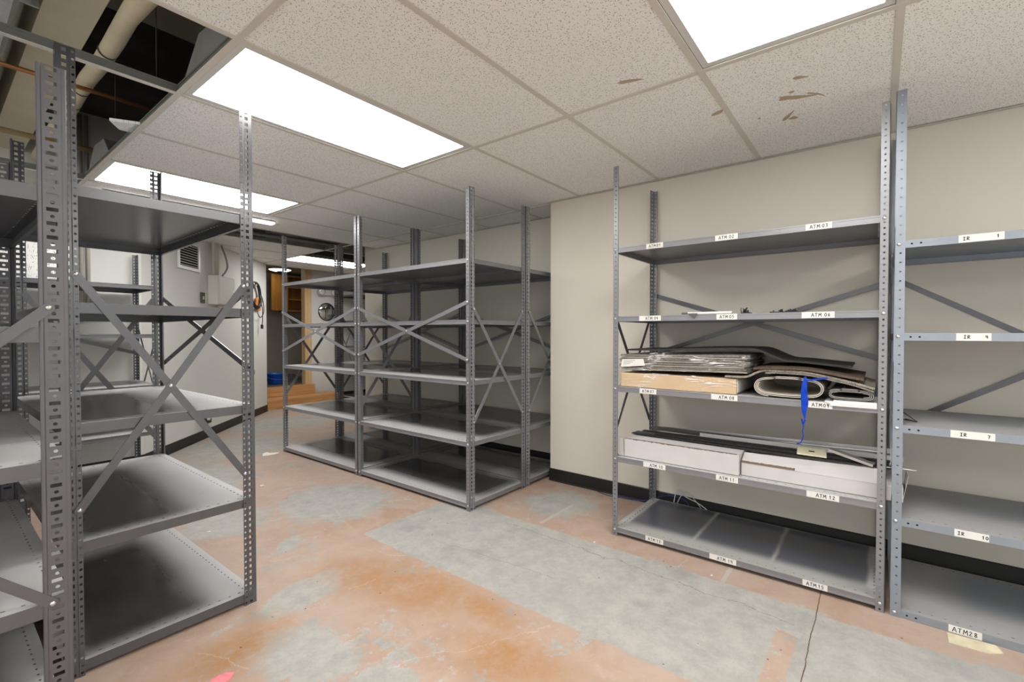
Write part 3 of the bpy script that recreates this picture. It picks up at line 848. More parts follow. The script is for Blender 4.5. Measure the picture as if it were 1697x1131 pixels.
# aisle rack seen end-on, with the braced short end towards us
R1, _ = shelving('tall grey rack standing alone in the aisle, X-braced short end facing the viewer', (.900,2.13), PI/2, 1.232, .612, deck='deck_end', grooved=False, lip=.036,
                 shelves=(.05,.46,.866,1.28,1.678), end_braces=(0,1), side_braces=(0,), end_z=(.572,1.375), lean=(0,.004))
# neighbouring heavier rack cut by the frame
R2, _ = shelving('heavy slotted-post rack beside the aisle rack, shorter posts with wide oblong slots', (.262,1.80), PI/2, 1.19, .914, H=1.905, steel='steel_heavy', style='heavy', deck='deck_plain',
                 shelves=(.045,.430,.822,1.192,1.575), end_braces=(0,), end_z=(.425,1.245), grooved=False, lip=.042, lean=(-.0, -.011), bolts=False)
# centre block, two by two
CB = dict(steel='steel_light', group='grey racks in the centre block', end_z=(.585,1.335), side_z=(1.0,1.38))
C1, _ = shelving('grey rack of the centre block at its front corner closest to the viewer', (2.22,3.350), -PI/2, 1.253, .613, side_braces=(0,), end_braces=(0,1), **CB)
C2, _ = shelving('grey rack of the centre block at its front end towards the doorway', (2.22,4.628), -PI/2, 1.262, .613, side_braces=(0,), end_braces=(0,), **CB)
C3, _ = shelving('grey rack of the centre block against the recess wall beside the stepped wall corner', (2.842,3.350), -PI/2, 1.253, .613, side_braces=(1,), end_braces=(1,), bolts=False, **CB)
C4, _ = shelving('grey rack of the centre block against the recess wall at its far end', (2.842,4.628), -PI/2, 1.262, .613, side_braces=(1,), end_braces=(0,), bolts=False, **CB)

# wall rack with the ATM labels
def atm(y0, y1, n, wide=.5):
    txt = 'ATM ' + n
    off = .16 if (y0-y1) < .11 else .30
    return (1.205-y0, 1.205-y1, [(('ATM'), off, .56), (n, off+.40 if off > .2 else off+.47, .52)], txt)
A_LAB = {4: [atm(1.009,.915,'01'), atm(.649,.544,'02'), atm(.261,.162,'03')],
         3: [atm(1.048,.925,'04'), atm(.640,.544,'05'), atm(.273,.149,'06')],
         2: [atm(1.044,.948,'07'), atm(.663,.539,'08'), atm(.245,.153,'09')],
         1: [atm(1.020,.895,'10'), atm(.637,.534,'11'), atm(.247,.125,'12')],
         0: [atm(1.006,.905,'13'), atm(.666,.539,'14'), atm(.259,.164,'15')]}
ATM, _ = shelving('wall rack with paper labels reading ATM 01 to ATM 15, loaded with carpet and boxes', (2.484,1.205), -PI/2, 1.238, .606, deck='deck_plain', steel='steel_light', brace_steel='steel', deck_by={0:'deck_three'},
                  shelves=(.05,.461,.868,1.272,1.668), side_braces=(1,), side_z=(1.04,1.43), end_braces=(0,), end_z=(.60,1.28), labels=A_LAB, group='labelled wall racks')
# bluish rack to its side
def ir(y0, y1, n): return (-.05-y0, -.05-y1, [('IR', .10 if n in '10' else .22, .42), (n, .80 if len(n) > 1 else .84, .40)], 'IR ' + n)
I_LAB = {4: [ir(-.242,-.366,'1')], 3: [ir(-.239,-.336,'4')], 2: [ir(-.227,-.350,'7')], 1: [ir(-.242,-.338,'10')],
         0: [(-.05+.229, -.05+.323, [('ATM', .12, .62), ('28', .62, .55)], 'ATM 28')]}
IR, _ = shelving('bluish grey wall rack with paper labels reading IR, beside the ATM rack', (2.484,-.052), -PI/2, 1.245, .606, H=2.175, steel='steel_blue', brace_steel='steel', deck='deck_blue', style='slotted',
                 shelves=(.032,.412,.797,1.176,1.556), side_braces=(1,), side_z=(.70,1.46), end_braces=(0,), end_z=(.62,1.50), grooved=False, lip=.031, labels=I_LAB, group='labelled wall racks', lean=(0,.0))
IR.rotation_euler = (-.0095, 0, -PI/2)
# low rack on the back wall, seen through the aisle rack
R3, _ = shelving('lower grey rack along the back wall behind the aisle rack', (-.09,4.48), 0, 1.262, .580, H=1.85, shelves=(.05,.405,.770,1.168,1.548), side_braces=(1,), end_braces=(0,1), end_z=(.62,1.20), bolts=False, group='racks along the back wall')
R4, _ = shelving('grey rack along the back wall next to the frame edge', (-1.36,4.48), 0, 1.255, .580, H=1.85, shelves=(.05,.405,.770,1.168,1.548), side_braces=(1,), end_braces=(0,), bolts=False, group='racks along the back wall')
# far rack by the far wall
R5, _ = shelving('distant grey rack against the far wall past the round mirror', (4.66,7.10), 0, 1.24, .58, H=1.95, style='heavy', shelves=(.05,.5,.95,1.4,1.85), end_braces=(0,), bolts=False, group='far rack')

# ------------------------------------------------------------------ goods on the labelled rack
X0 = 2.50    # just behind the shelf lip
# shelf 3 (top z .868)
ZS = .8685
t = tag(empty('cardboard_carton', (X0,.857,ZS)), 'flat brown carton in clear wrap on the shelf labelled ATM 07', 'box')
mb = MB(); mb.bbox(0,.50,-.308,.308,.001,.080,.003); mb.build('carton', M['kraft'], t)
mb = MB(); mb.bbox(.012,.49,-.3125,-.3095,.010,.070,.001); mb.build('end_sticker', M['paper'], t)
mb = MB(); mb.bbox(-.004,.505,-.314,.313,.0005,.0845,.006); mb.build('plastic_wrap', M['film'], t)

t = tag(empty('carpet_tile_bundle', (X0,.835,ZS+.1015), (-.016,0,0)), 'plastic-wrapped bundle of striped carpet tiles lying on the brown carton', 'carpet bundle')
for k in range(8):
    mb = MB(); z = .002+.0112*k; pr = [(-.335+.006*(k%2)+ .02*j*.0, z) for j in (0,)]
    prof = [(-.335+.11*j+.006*((k*7+j)%3)*(j in (0,6)), z+.0030*math.sin(j*.9+k)*(.4)) for j in range(7)]
    mb.strip(prof, .0088, .0+.004*(k%2), .46); mb.build('carpet_tile', M['carpet_grey'] if k % 2 else M['carpet_fleck'], t)
mb = MB()
a = []
nx = 26
for j in range(nx+1):
    y = -.350+.70*j/nx
    a.append([(-.006-.003*math.sin(9*y+2), y, .0008), (-.009+.004*math.sin(23*y), y, .05+.003*math.sin(31*y)), (-.004, y, .096+.004*math.sin(19*y)), (.20, y, .102+.004*math.sin(13*y+1)), (.47, y, .099)])
for j in range(nx):
    for k in range(4): mb.face([a[j][k], a[j+1][k], a[j+1][k+1], a[j][k+1]], 0, True)
mb.face(a[0]); mb.face(a[-1][::-1]); mb.build('plastic_wrap', M['film'], t)
mb = MB()
v = [(-.0125,.322,.018),(-.0125,.178,.028),(-.0125,.188,.066),(-.0125,.314,.062)]
mb.face(v); mb.face([(p[0]-.0006,p[1],p[2]) for p in v[::-1]]); 
for q in range(3):
    z = .050-.009*q
    mb.face([(-.0135,.306,z),(-.0135,.306-.07+.015*q,z+.005),(-.0135,.306-.07+.015*q,z+.0075),(-.0135,.306,z+.0025)], 1)
mb.build('shipping_label', [M['paper'], M['cable_grey']], t)

# black rubber sheet on top, sagging to the mats
def ease(t): t = max(0., min(1., t)); return t*t*(3-2*t)
prof = []
for k in range(44):
    y = 1.165-.025*k
    prof.append((y, 1.074+.018*ease((1.165-y)/.6)-.056*ease((.50-y)/.17)-.018*ease((.33-y)/.26)))
prof = prof[::-1]
mb = MB(); mb.strip(prof, .0085, 2.58, 2.98, 0)
tag(mb.build('rubber_sheet', M['rubber_mat']), 'black rubber sheet draped over the wrapped carpet bundle and the mats', 'mat')

# mats
def mat_strip(name, pts, th, x0, x1, mat, label, cat='mat', group=None):
    prof = [(p.x,p.y) for p in smooth_curve(pts, 5)]
    prof.sort(key=lambda q: -q[0])
    mb = MB(); mb.strip([(a,b) for a,b in prof][::-1], th, x0, x1, 0)
    return tag(mb.build(name, M[mat]), label, cat, group)
mat_strip('carpet_mat', [(.420,.9815),(.39,.984),(.315,.9845),(.24,.980),(.15,.962),(.08,.946),(.012,.923)], .0075, 2.4935, 2.95, 'carpet_grey', 'lowest flecked carpet strip resting on the cream vinyl roll', group='carpet mats on the ATM rack')
mat_strip('carpet_mat', [(.600,.9545),(.56,.9545),(.52,.9555),(.490,.9615),(.458,.9800),(.43,.9905),(.40,.9930),(.315,.9935),(.24,.9890),(.15,.9710),(.08,.9550),(.008,.934)], .0095, 2.4925, 2.95, 'carpet_fleck', 'pale flecked carpet mat drooping below the brown one', group='carpet mats on the ATM rack')
mat_strip('carpet_mat', [(.470,.9995),(.40,1.0045),(.315,1.0060),(.24,1.0030),(.15,.9880),(.09,.9780),(.045,.9710)], .0100, 2.486, 2.95, 'carpet_brown', 'dark brown bordered carpet mat on top of the pale flecked mat', group='carpet mats on the ATM rack')

def roll(name, cy, cz, ry, rz, turns, th, x0, x1, mat, label, gap=.004, phase=0.):
    prof = []
    n = 56
    for k in range(int(turns*n)+1):
        a = phase+2*PI*k/n; s = (k/n)*(th+gap)
        ca, sa = math.cos(a), math.sin(a)
        # smooth stadium
        yy = (ry-rz)*math.tanh(2.2*ca)/math.tanh(2.2)+(rz-s)*ca; zz = (rz-s)*sa
        prof.append((cy+yy, cz+zz))
    mb = MB(); mb.strip(prof, th, x0, x1, 0)
    return tag(mb.build(name, M[mat]), label, 'roll')
roll('vinyl_roll', .326, .9215, .143, .0500, 2.3, .0030, 2.494, 2.95, 'vinyl', 'squashed roll of cream vinyl flooring tied with the blue ribbon', .0035, -1.2)
roll('vinyl_roll', .090, .9050, .083, .0250, 2.6, .0026, 2.500, 2.94, 'vinyl_dark', 'dark flattened roll of vinyl under the drooping mats', .0030, .6)
for k, (ya, yb, z) in enumerate(((.182,-.001,.8687),(.150,-.001,.8745))):
    mb = MB(); q = [(2.74,z),(2.50,z),(2.4835,z),(2.4795,z-.004),(2.4788,z-(.010 if k else .013))]
    # profile across the shelf (x, z), swept along y: the front edge curls down over the lip
    th = .0052
    for (a, b) in zip(q, q[1:]):
        ta = .35 if a[0] < 2.481 else 1.; tb = .35 if b[0] < 2.481 else 1.
        A = [(a[0],ya-.02*(a[0]<2.481),a[1]),(a[0],yb,a[1]),(a[0]-.0,yb,a[1]+th*ta),(a[0],ya-.02*(a[0]<2.481),a[1]+th*ta)]
        B = [(b[0],ya-.02*(b[0]<2.481),b[1]),(b[0],yb,b[1]),(b[0],yb,b[1]+th*tb),(b[0],ya-.02*(b[0]<2.481),b[1]+th*tb)]
        for m in range(4):
            n_ = (m+1) % 4; mb.face([A[m], A[n_], B[n_], B[m]])
        if a is q[0]: mb.face(A)
        if b is q[-1]: mb.face(B)
    tag(mb.build('white_board', M['white_panel']), ['lower white board lying flat under the dark vinyl roll', 'upper shorter white board lying under the dark vinyl roll'][k], 'board')
# blue ribbon
t = tag(empty('blue_ribbon', (2.482,.256,.98)), 'blue plastic ribbon hanging from the carpet mats over the shelf edge', 'ribbon')
pts = smooth_curve([(.004,0,-.003),(-.0015,.002,-.03),(-.0020,.004,-.075),(-.0015,.001,-.12),(-.0025,.003,-.16),(-.002,-.001,-.195)], 5)
wd = smooth_curve([(.004,0,0),(.009,0,0),(.0125,0,0),(.014,0,0),(.009,0,0),(.0022,0,0)], 5)
mb = MB()
for i in range(len(pts)-1):
    a, b = pts[i], pts[i+1]; wa, wb = wd[i].x, wd[i+1].x
    for o in (0, -.0005):
        mb.face([(a.x+o-.002*math.sin(i), a.y-wa, a.z),(a.x+o, a.y+wa, a.z),(b.x+o, b.y+wb, b.z),(b.x+o-.002*math.sin(i+1), b.y-wb, b.z)])
mb.build('hanging_tail', M['blue'], t)
mb = MB(); mb.tube(smooth_curve([(-.002,-.001,-.195),(-.004,.004,-.215),(-.002,.012,-.195),(-.004,.005,-.225),(-.001,.008,-.25),(-.004,.006,-.275),(-.003,.016,-.305),(-.002,.030,-.310)], 5), [.003]*5+[.0035]*10+[.0022]*21, 6); mb.build('frayed_end', M['blue'], t)
mb = MB(); mb.obox((.003,-.042,-.012),(.0006,0,0),(0,.042,-.009),(0,.0005,.0035)); mb.build('upper_strand', M['blue'], t)

# shelf 2 (top 1.272)
t = tag(empty('white_bar', (2.486,.70,1.2725)), 'slim white metal bar with a dark pointed end on the shelf labelled ATM 05', 'bar')
mb = MB(); mb.bbox(.004,.034,-.13,.085,.001,.013,.002); mb.build('bar', M['white_metal'], t)
mb = MB(); mb.bbox(.008,.028,.086,.118,.002,.012,.002); mb.build('end_connector', M['grey_trim'], t)
mb = MB(); mb.raw([(-.004,.083,.006),(-.004,.030,.006),(-.004,.050,-.022),(-.0048,.083,.006),(-.0048,.030,.006),(-.0048,.050,-.022)], [(0,1,2),(5,4,3),(0,3,4,1),(1,4,5,2),(2,5,3,0)]); mb.build('flap', M['grey_trim'], t)
def clutter(name, cy, n, w, h, label):
    mb = MB(); rnd = random.Random(int(cy*1000))
    mb.bbox(2.55,2.60,cy-w,cy+w,1.2735,1.2795,.001)
    for k in range(n):
        y = cy-w*.9+1.8*w*rnd.random(); x = 2.555+.03*rnd.random(); hh = h*(.3+.7*rnd.random())
        mb.tube([(x,y,1.2795),(x+.003,y+.004,1.2795+hh*.6),(x,y+.010*(rnd.random()-.3),1.2795+hh)], .0018+.0012*rnd.random(), 6)
    return tag(mb.build(name, M['black_plastic']), label, 'clip')
clutter('spring_clip', .520, 7, .022, .026, 'small black clip with upright prongs on the shelf labelled ATM 05')
clutter('spring_clip_strip', .355, 16, .058, .012, 'strip of small black clips on the shelf by label ATM 06')

# shelf 4 (top .461)
ZB = .4615
t = tag(empty('long_carton', (2.515,.0,ZB)), 'long white carton with torn upper edge on the shelf labelled ATM 10', 'box')
mb = MB(); mb.bbox(0,.30,.538,1.148,.001,.108,.003); mb.build('carton', M['whitebox'], t)
mb = MB()
rnd = random.Random(3)
for k in range(46):
    y = .545+.60*k/46; d = -.0015+.004*rnd.random()**2
    mb.raw([(-.0008,y,.1055-d),(-.0008,y+.0135,.1062-.004*rnd.random()**2),(-.0008,y+.0135,.1088),(-.0008,y,.1088),(.003,y,.1092),(.003,y+.0135,.1092)], [(0,1,2,3),(3,2,5,4)])
mb.build('torn_edge', M['torn'], t)
mb = MB(); mb.raw([(.0,1.150,.002),(.0,1.182,.004),(.0,1.188,.112),(.0,1.156,.104),(.012,1.150,.002),(.012,1.182,.004),(.012,1.188,.112),(.012,1.156,.104)], [(0,1,2,3),(7,6,5,4),(0,4,5,1),(1,5,6,2),(2,6,7,3),(3,7,4,0)]); mb.build('end_flap', M['whitebox'], t)
t = tag(empty('long_carton', (2.515,0,ZB)), 'long white carton with its side flap folded down on the shelf labelled ATM 12', 'box')
mb = MB(); mb.bbox(.024,.30,-.092,.532,.001,.066,.003); mb.build('carton', M['whitebox'], t)
mb = MB(); mb.raw([(.023,.532,.064),(.023,-.018,.064),(.10,-.018,.112),(.10,.532,.100),(.023,.532,.066),(.023,-.018,.066),(.10,-.018,.114),(.10,.532,.102)], [(0,3,2,1),(4,5,6,7),(0,1,5,4),(1,2,6,5),(2,3,7,6),(3,0,4,7)]); mb.build('top_flap', M['whitebox'], t)
mb = MB()
for k in range(16):
    y = .30+.0145*k; mb.raw([(.0222,y,.0662),(.0222,y+.0145,.0662),(.032,y+.0145,.0735+.003*rnd.random()),(.032,y,.0735+.003*rnd.random())], [(0,1,2,3)])
mb.build('torn_edge', M['torn'], t)
mb = MB(); mb.raw([(.07,-.093,.004),(.15,-.093,.004),(.16,-.104,.113),(.06,-.108,.108),(.07,-.0945,.004),(.15,-.0945,.004),(.16,-.1055,.113),(.06,-.1095,.108)],[(0,3,2,1),(4,5,6,7),(0,1,5,4),(1,2,6,5),(2,3,7,6),(3,0,4,7)]); mb.build('end_flap', M['whitebox'], t)
# trims lying on the cartons
def bar(name, a, b, w, h, mat, label, cat='trim', group=None, tee_=False):
    a, b = Vector(a), Vector(b); d = (b-a); x = d.normalized(); y = Vector((0,0,1)).cross(x).normalized(); z = x.cross(y)
    mb = MB(); c = (a+b)/2
    mb.obox(c, x*d.length/2, y*w/2, z*h/2)
    if tee_: mb.obox(c+z*(h/2+.010), x*d.length/2, y*.002, z*.010)
    return tag(mb.build(name, M[mat]), label, cat, group)
GT = 'trim lengths on the cartons'
bar('rubber_trim', (2.640,1.150,.5790), (2.635,-.070,.5805), .034, .0050, 'black_trim', 'frontmost black trim length lying on the white cartons', group=GT)
bar('rubber_trim', (2.682,1.145,.5790), (2.690,-.075,.5805), .036, .0060, 'grey_trim', 'dark grey trim length just behind the frontmost black one', group=GT)
bar('rubber_trim', (2.730,1.120,.5790), (2.728,-.060,.5815), .036, .0080, 'black_trim', 'thick black trim length in the middle of the heap on the cartons', group=GT)
bar('rubber_trim', (2.665,1.02,.5850), (2.672,-.060,.5872), .030, .0060, 'black_trim', 'black trim length laid on top of the two front ones', group=GT)
bar('rubber_trim', (2.712,.86,.5870), (2.722,-.065,.5900), .028, .0060, 'black_trim', 'shorter black trim length laid on the thick one', group=GT)
bar('ceiling_tee', (2.775,.80,.5800), (2.775,-.10,.5860), .024, .0025, 'white_metal', 'white painted ceiling tee lying on edge behind the black trims', 'metal bar', GT, True)
bar('ceiling_tee', (2.83,1.02,.5790), (2.83,-.06,.6080), .024, .0030, 'alu', 'bare metal ceiling tee at the back of the trim heap', 'metal bar', GT, True)
bar('ceiling_tee', (2.81,1.10,.5790), (2.805,.30,.5790), .012, .0030, 'grey_trim', 'short dark tee between the white and the bare metal ones', 'metal bar', GT, True)
# carriers under the far trims so they rest on something
t = tag(empty('blank_plate', (2.655,.245,.6010), (.03,-.30,.10)), 'almond blank cover plate with a slot, lying on the black trims', 'cover plate')
mb = MB(); mb.bbox(-.036,.036,-.060,.060,-.0035,.0035,.002); mb.build('plate', M['almond'], t)
mb = MB(); mb.box(-.005,.005,-.012,.012,.0034,.0038); mb.build('slot', M['hole'], t)
def perforated():
    mb = MB(); n = 13; L = .175; s = L/n; tt = .0012
    for k in range(n): hole_cell(mb, lambda u,v,o: (u,v,o), k*s, (k+1)*s, -.015, .015, (k+.5)*s, 0, .0035, .0035, True, tt)
    mb.face([(0,-.015,0),(L,-.015,0),(L,-.015,-.012),(0,-.015,-.012)]); mb.face([(0,.015,0),(L,.015,0),(L,.015,-.012),(0,.015,-.012)])
    return mb
o = perforated().build('perforated_strip', M['alu'], None, (2.655,.172,.632), (.10,.22,-1.80))
tag(o, 'perforated metal strip slanting across the trims beside the cover plate', 'metal strip')

# cords behind the bottom shelf
for k, (mt, pts, r, lb) in enumerate((
    ('cable_white', [(3.096,1.06,.02),(3.0955,1.05,.09),(3.0955,1.03,.135),(3.0955,.98,.10),(3.0955,.90,.075),(3.096,.80,.02)], .0030, 'white cord looping up behind the bottom shelf of the ATM rack'),
    ('cable_white', [(3.0955,1.045,.02),(3.0955,1.01,.10),(3.0955,.965,.128),(3.0955,.915,.085),(3.0955,.86,.02)], .0022, 'thinner white cord beside the looping one by the baseboard'),
    ('cable_blue', [(3.085,1.48,.006),(3.085,1.30,.010),(3.0965,1.22,.03),(3.0965,1.10,.082),(3.0965,.99,.080),(3.0965,.95,.03)], .0028, 'dark blue cord running along the baseboard'),
    ('cable_black', [(3.088,1.62,.004),(3.06,1.52,.004),(3.075,1.42,.004),(3.086,1.34,.004)], .0025, 'thin black cord on the floor along the baseboard'))):
    mb = MB(); mb.tube(smooth_curve(pts, 6), r, 8); tag(mb.build('cord', M[mt]), lb, 'cord')
# bits poking through to the IR rack
mb = MB(); mb.tube([(2.62,-.058,.803),(2.62,-.09,.803),(2.60,-.135,.801),(2.66,-.10,.8005)], .0022, 8); mb.tube([(2.60,-.135,.801),(2.69,-.062,.85)], .0018, 8)
tag(mb.build('wire_hook', M['black_plastic']), 'thin black wire bracket on the shelf labelled IR 7', 'bracket')
mb = MB(); mb.tube([(2.57,-.03,.598),(2.57,-.135,.600)], .003, 8)
tag(mb.build('metal_rod', M['alu']), 'thin metal rod end poking into the rack labelled IR', 'rod')

# ------------------------------------------------------------------ back wall and diagonal wall fittings
ND = Vector((.7236,-.6902,0)); TD = Vector((.6902,.7236,0)); Q0 = Vector((1.487,5.405,0))
def dpt(s, z, off=0.): p = Q0+TD*s+ND*(off+.006); return (p.x, p.y, z)
DROT = math.atan2(TD.y, TD.x)     # local x along the wall, local -y out of it
def dthing(name, s, z, label, cat, group=None): return tag(empty(name, dpt(s, z, .001), (0,0,DROT)), label, cat, group)
t = dthing('breaker_box', .965, 1.668, 'pale grey electrical box on the diagonal wall under the conduits', 'electrical box')
mb = MB(); mb.bbox(-.205,.205,-.115,0,-.165,.165,.006); mb.build('box', M['box_grey'], t)
mb = MB(); mb.bbox(-.195,.200,-.119,-.1155,-.155,.155,.003); d_ = mb.build('door', M['box_grey'], t)
mb = MB(); mb.lathe([(.014,0),(.014,-.004),(.010,-.006),(0,-.006)], 14, (.165,-.119,0), 0, 'y'); mb.build('latch', M['alu'], d_)
for k, s in enumerate((.795,.85,.895)):
    mb = MB(); mb.tube([dpt(s,1.836,.05), dpt(s,2.50,.05)], .014 if k else .018, 12); tag(mb.build('conduit', M['conduit']), ['fat painted conduit rising from the left end of the electrical box', 'thin painted conduit in the middle above the electrical box', 'thin painted conduit nearest the grey looping cable'][k], 'conduit', 'conduits above the electrical box')
mb = MB(); mb.tube(smooth_curve([dpt(.945,2.45,.035),dpt(1.00,2.25,.035),dpt(1.09,2.10,.05),dpt(1.12,1.98,.06),dpt(1.06,1.90,.06),dpt(1.00,1.862,.06),dpt(.99,1.837,.06)],6), .010, 8)
tag(mb.build('flexible_cable', M['cable_grey']), 'grey flexible cable curving down into the electrical box', 'cable')
mb = MB(); mb.tube([dpt(.95,1.50,.05), dpt(.95,1.47,.05)], .03, 12); tag(mb.build('conduit_stub', M['box_grey']), 'short stub fitting below the electrical box', 'fitting')
t = dthing('wall_switch', .650, 1.568, 'dark wall switch plate beside the electrical box', 'switch')
mb = MB(); mb.bbox(-.048,.048,-.006,0,-.058,.058,.002); mb.build('plate', M['grey_trim'], t)
mb = MB(); mb.bbox(-.012,.022,-.014,-.0062,-.020,.016,.003); mb.build('toggle', M['box_grey'], t)
t = dthing('wall_outlet', .640, .225, 'low dark outlet box with a pale plug on the diagonal wall', 'outlet')
mb = MB(); mb.bbox(-.085,.085,-.05,0,-.055,.055,.008); mb.build('box', M['black_plastic'], t)
mb = MB(); mb.lathe([(.022,0),(.022,-.018),(.012,-.022),(0,-.022)], 12, (-.005,-.05,.005), 0, 'y'); mb.build('plug', M['cable_white'], t)
# vent
t = dthing('wall_vent', .375, 1.985, 'white framed louvred air vent high on the diagonal wall', 'vent')
mb = MB()
for (a,b,c,d) in ((-.215,.215,-.150,-.118),(-.215,.215,.118,.150),(-.215,-.175,-.118,.118),(.175,.215,-.118,.118)): mb.box(a,b,-.012,0,c,d)
mb.build('frame', M['white_metal'], t)
mb = MB(); mb.box(-.175,.175,-.002,0,-.118,.118); mb.build('dark_backing', M['hole'], t)
for k in range(9):
    z = -.105+.026*k; mb = MB(); mb.obox((0,-.009,z),(.174,0,0),(0,.008,.0065),(0,-.0006,.0008)); mb.build('louvre', M['box_grey'], t)
# hanging cable coil
t = dthing('cable_coil', 2.02, 1.70, 'coil of black cable hanging on the end of the diagonal wall', 'cable')
mb = MB(); rnd = random.Random(5)
pts = []
for k in range(150):
    a = 2*PI*k/22; r1 = .155+.025*math.sin(k*.37); r2 = .165+.02*math.cos(k*.23)
    pts.append((r1*math.cos(a)+.01*math.sin(k*.11), -.030-.020*(k%22)/22-.012*math.sin(k*.31), r2*math.sin(a)))
mb.tube(pts, .0095, 8); mb.build('coil', M['cable_black'], t)
mb = MB(); mb.tube(smooth_curve([(.14,-.04,.06),(.22,-.05,-.05),(.25,-.05,-.22),(.12,-.05,-.30),(.02,-.05,-.24)],6), .006, 8); mb.build('loose_loop', M['cable_black'], t)
mb = MB(); mb.tube(smooth_curve([(.10,-.05,-.06),(.20,-.05,-.16),(.20,-.05,-.34),(.18,-.05,-.40)],6), .006, 8); mb.build('tail', M['cable_black'], t)
mb = MB(); mb.bbox(.165,.195,-.065,-.035,-.46,-.40,.004); mb.build('plug', M['black_plastic'], t)
mb = MB(); mb.bbox(.05,.20,-.030,-.012,-.20,-.02,.004); mb.build('tag', M['orange'], t)
mb = MB(); mb.bbox(-.02,.02,-.05,0,.13,.20,.006); mb.build('hook', M['wood_trim'], t)
# conduits on the back wall, leaning tile
for x, lb in ((.826,'painted conduit on the back wall, the farther of a pair from the vent'), (.866,'painted conduit on the back wall, the closer of a pair to the vent')):
    mb = MB(); mb.tube([(x,5.095,1.30),(x,5.095,2.95)], .013, 10); tag(mb.build('conduit', M['conduit']), lb, 'conduit', 'conduits on the back wall')
mb = MB(); mb.obox((.42,4.72,1.735),(.29,0,.02),(0,.028,.007),(-.012,-.04,.165))
tag(mb.build('loose_ceiling_tile', M['tile']), 'loose speckled ceiling tile leaning on the top shelf of the back wall rack', 'ceiling tile')

# ------------------------------------------------------------------ far bay: steps, doorway, mirror, emergency light
t = tag(empty('wood_steps', (3.9,7.4,0)), 'two pine steps leading up to the washroom doorway', 'steps')
mb = MB(); mb.bbox(-.66,.62,-.12,.25,0,.150,.004); mb.build('lower_step', M['wood_step'], t)
mb = MB(); mb.bbox(-.66,.30,.20,.345,.151,.302,.004); mb.build('upper_step', M['wood_step'], t)
t = tag(empty('door_casing', (4.14,7.75,.30)), 'pale unpainted wood casing around the washroom doorway', 'door casing')
mb = MB(); mb.bbox(.0,.075,-.022,-.001,-.0,2.32,.003); mb.build('face_board', M['wood_trim'], t)
mb = MB(); mb.bbox(-.045,-.002,-.022,.10,-.0,2.30,.003); mb.build('jamb_board', M['wood_trim'], t)
# cabinet
t = tag(empty('wall_cabinet', (4.77,9.249,1.60)), 'honey wood wall cabinet with an open door inside the washroom', 'cabinet')
mb = MB()
mb.box(-.40,-.38,-.32,0,0,.68); mb.box(.40,.42,-.32,0,0,.68); mb.box(-.40,.42,-.32,0,0,.02); mb.box(-.40,.42,-.32,0,.66,.68); mb.box(-.40,.42,-.02,0,0,.68)
mb.build('body', M['wood_cab'], t)
for z in (.22,.45):
    mb = MB(); mb.box(-.379,.399,-.28,-.021,z,z+.018); mb.build('inner_shelf', M['wood_cab'], t)
mb = MB(); mb.bbox(-.02,.36,-.011,.011,.0,.68,.003); d_ = mb.build('door', M['wood_cab'], t, (-.40,-.34,0), (0,0,PI+.30))
mb = MB(); mb.bbox(.04,.30,-.016,-.0115,.06,.62,.003); mb.build('door_panel', M['wood_cab'], d_)
# washroom bits
t = tag(empty('blue_bucket', (3.78,8.15,.301)), 'blue plastic bucket on the washroom floor', 'bucket')
mb = MB(); mb.lathe([(0,.0),(.105,.0),(.112,.01),(.140,.17),(.150,.175),(.150,.185),(.135,.185),(.10,.015),(0,.012)], 24); mb.build('tub', M['bucket'], t)
mb = MB(); mb.tube(smooth_curve([(-.14,0,.165),(-.15,-.09,.12),(-.05,-.17,.09),(.07,-.165,.09),(.15,-.08,.12),(.14,0,.165)],5), .005, 8); mb.build('bail_handle', M['bucket'], t)
t = tag(empty('paper_holder', (3.62,8.60,.82)), 'white paper roll on a bracket in the washroom', 'paper roll')
mb = MB(); mb.lathe([(0,-.055),(.055,-.055),(.055,.055),(0,.055)], 20, (0,0,0), 0, 'x'); mb.build('roll', M['paper'], t)
mb = MB(); mb.box(-.07,.07,-.012,.012,.058,.072); mb.box(-.07,-.060,-.012,.012,0,.07); mb.box(.060,.07,-.012,.012,0,.07); mb.box(-.71,-.06,-.01,.01,.060,.070); mb.build('bracket', M['cable_grey'], t)
t = tag(empty('ceiling_lamp', (4.02,8.45,2.343)), 'flat round white lamp on the washroom ceiling', 'lamp')
mb = MB(); mb.lathe([(0,0),(.19,0),(.20,-.02),(.18,-.03)], 28); mb.build('rim', M['white_metal'], t)
mb = MB(); mb.lathe([(.18,-.03),(.13,-.048),(0,-.052)], 28); mb.build('diffuser', M['lamp_room'], t)
mb = MB(); mb.lathe([(.05,-.0515),(.05,-.06),(0,-.062)], 18); mb.build('cap', M['teal'], t)
t = tag(empty('folded_tarp', (4.2,8.75,.301)), 'dark crumpled tarp on the washroom floor behind the bucket', 'tarp')
mb = MB(); rnd = random.Random(2)
nn = 10; gr = [[(-.30+.6*i/nn, -.22+.44*j/nn, (.03+.07*rnd.random())*(0<i<nn and 0<j<nn)) for j in range(nn+1)] for i in range(nn+1)]
for i in range(nn):
    for j in range(nn): mb.face([gr[i][j],gr[i+1][j],gr[i+1][j+1],gr[i][j+1]], 0, True)
mb.build('sheet', M['grey_trim'], t)
# mirror
t = tag(empty('convex_mirror', (4.503,7.748,1.558)), 'round convex mirror with a black rim on the far wall', 'mirror')
mb = MB(); mb.lathe([(0,-.045),(.05,-.043),(.09,-.037),(.13,-.026),(.146,-.018)], 40, (0,0,0), 0, 'y'); mb.build('mirror_face', M['mirror'], t)
mb = MB(); mb.lathe([(.146,-.020),(.152,-.024),(.158,-.016),(.158,0),(0,0)], 40, (0,0,0), 0, 'y'); mb.build('rim', M['rubber'], t)
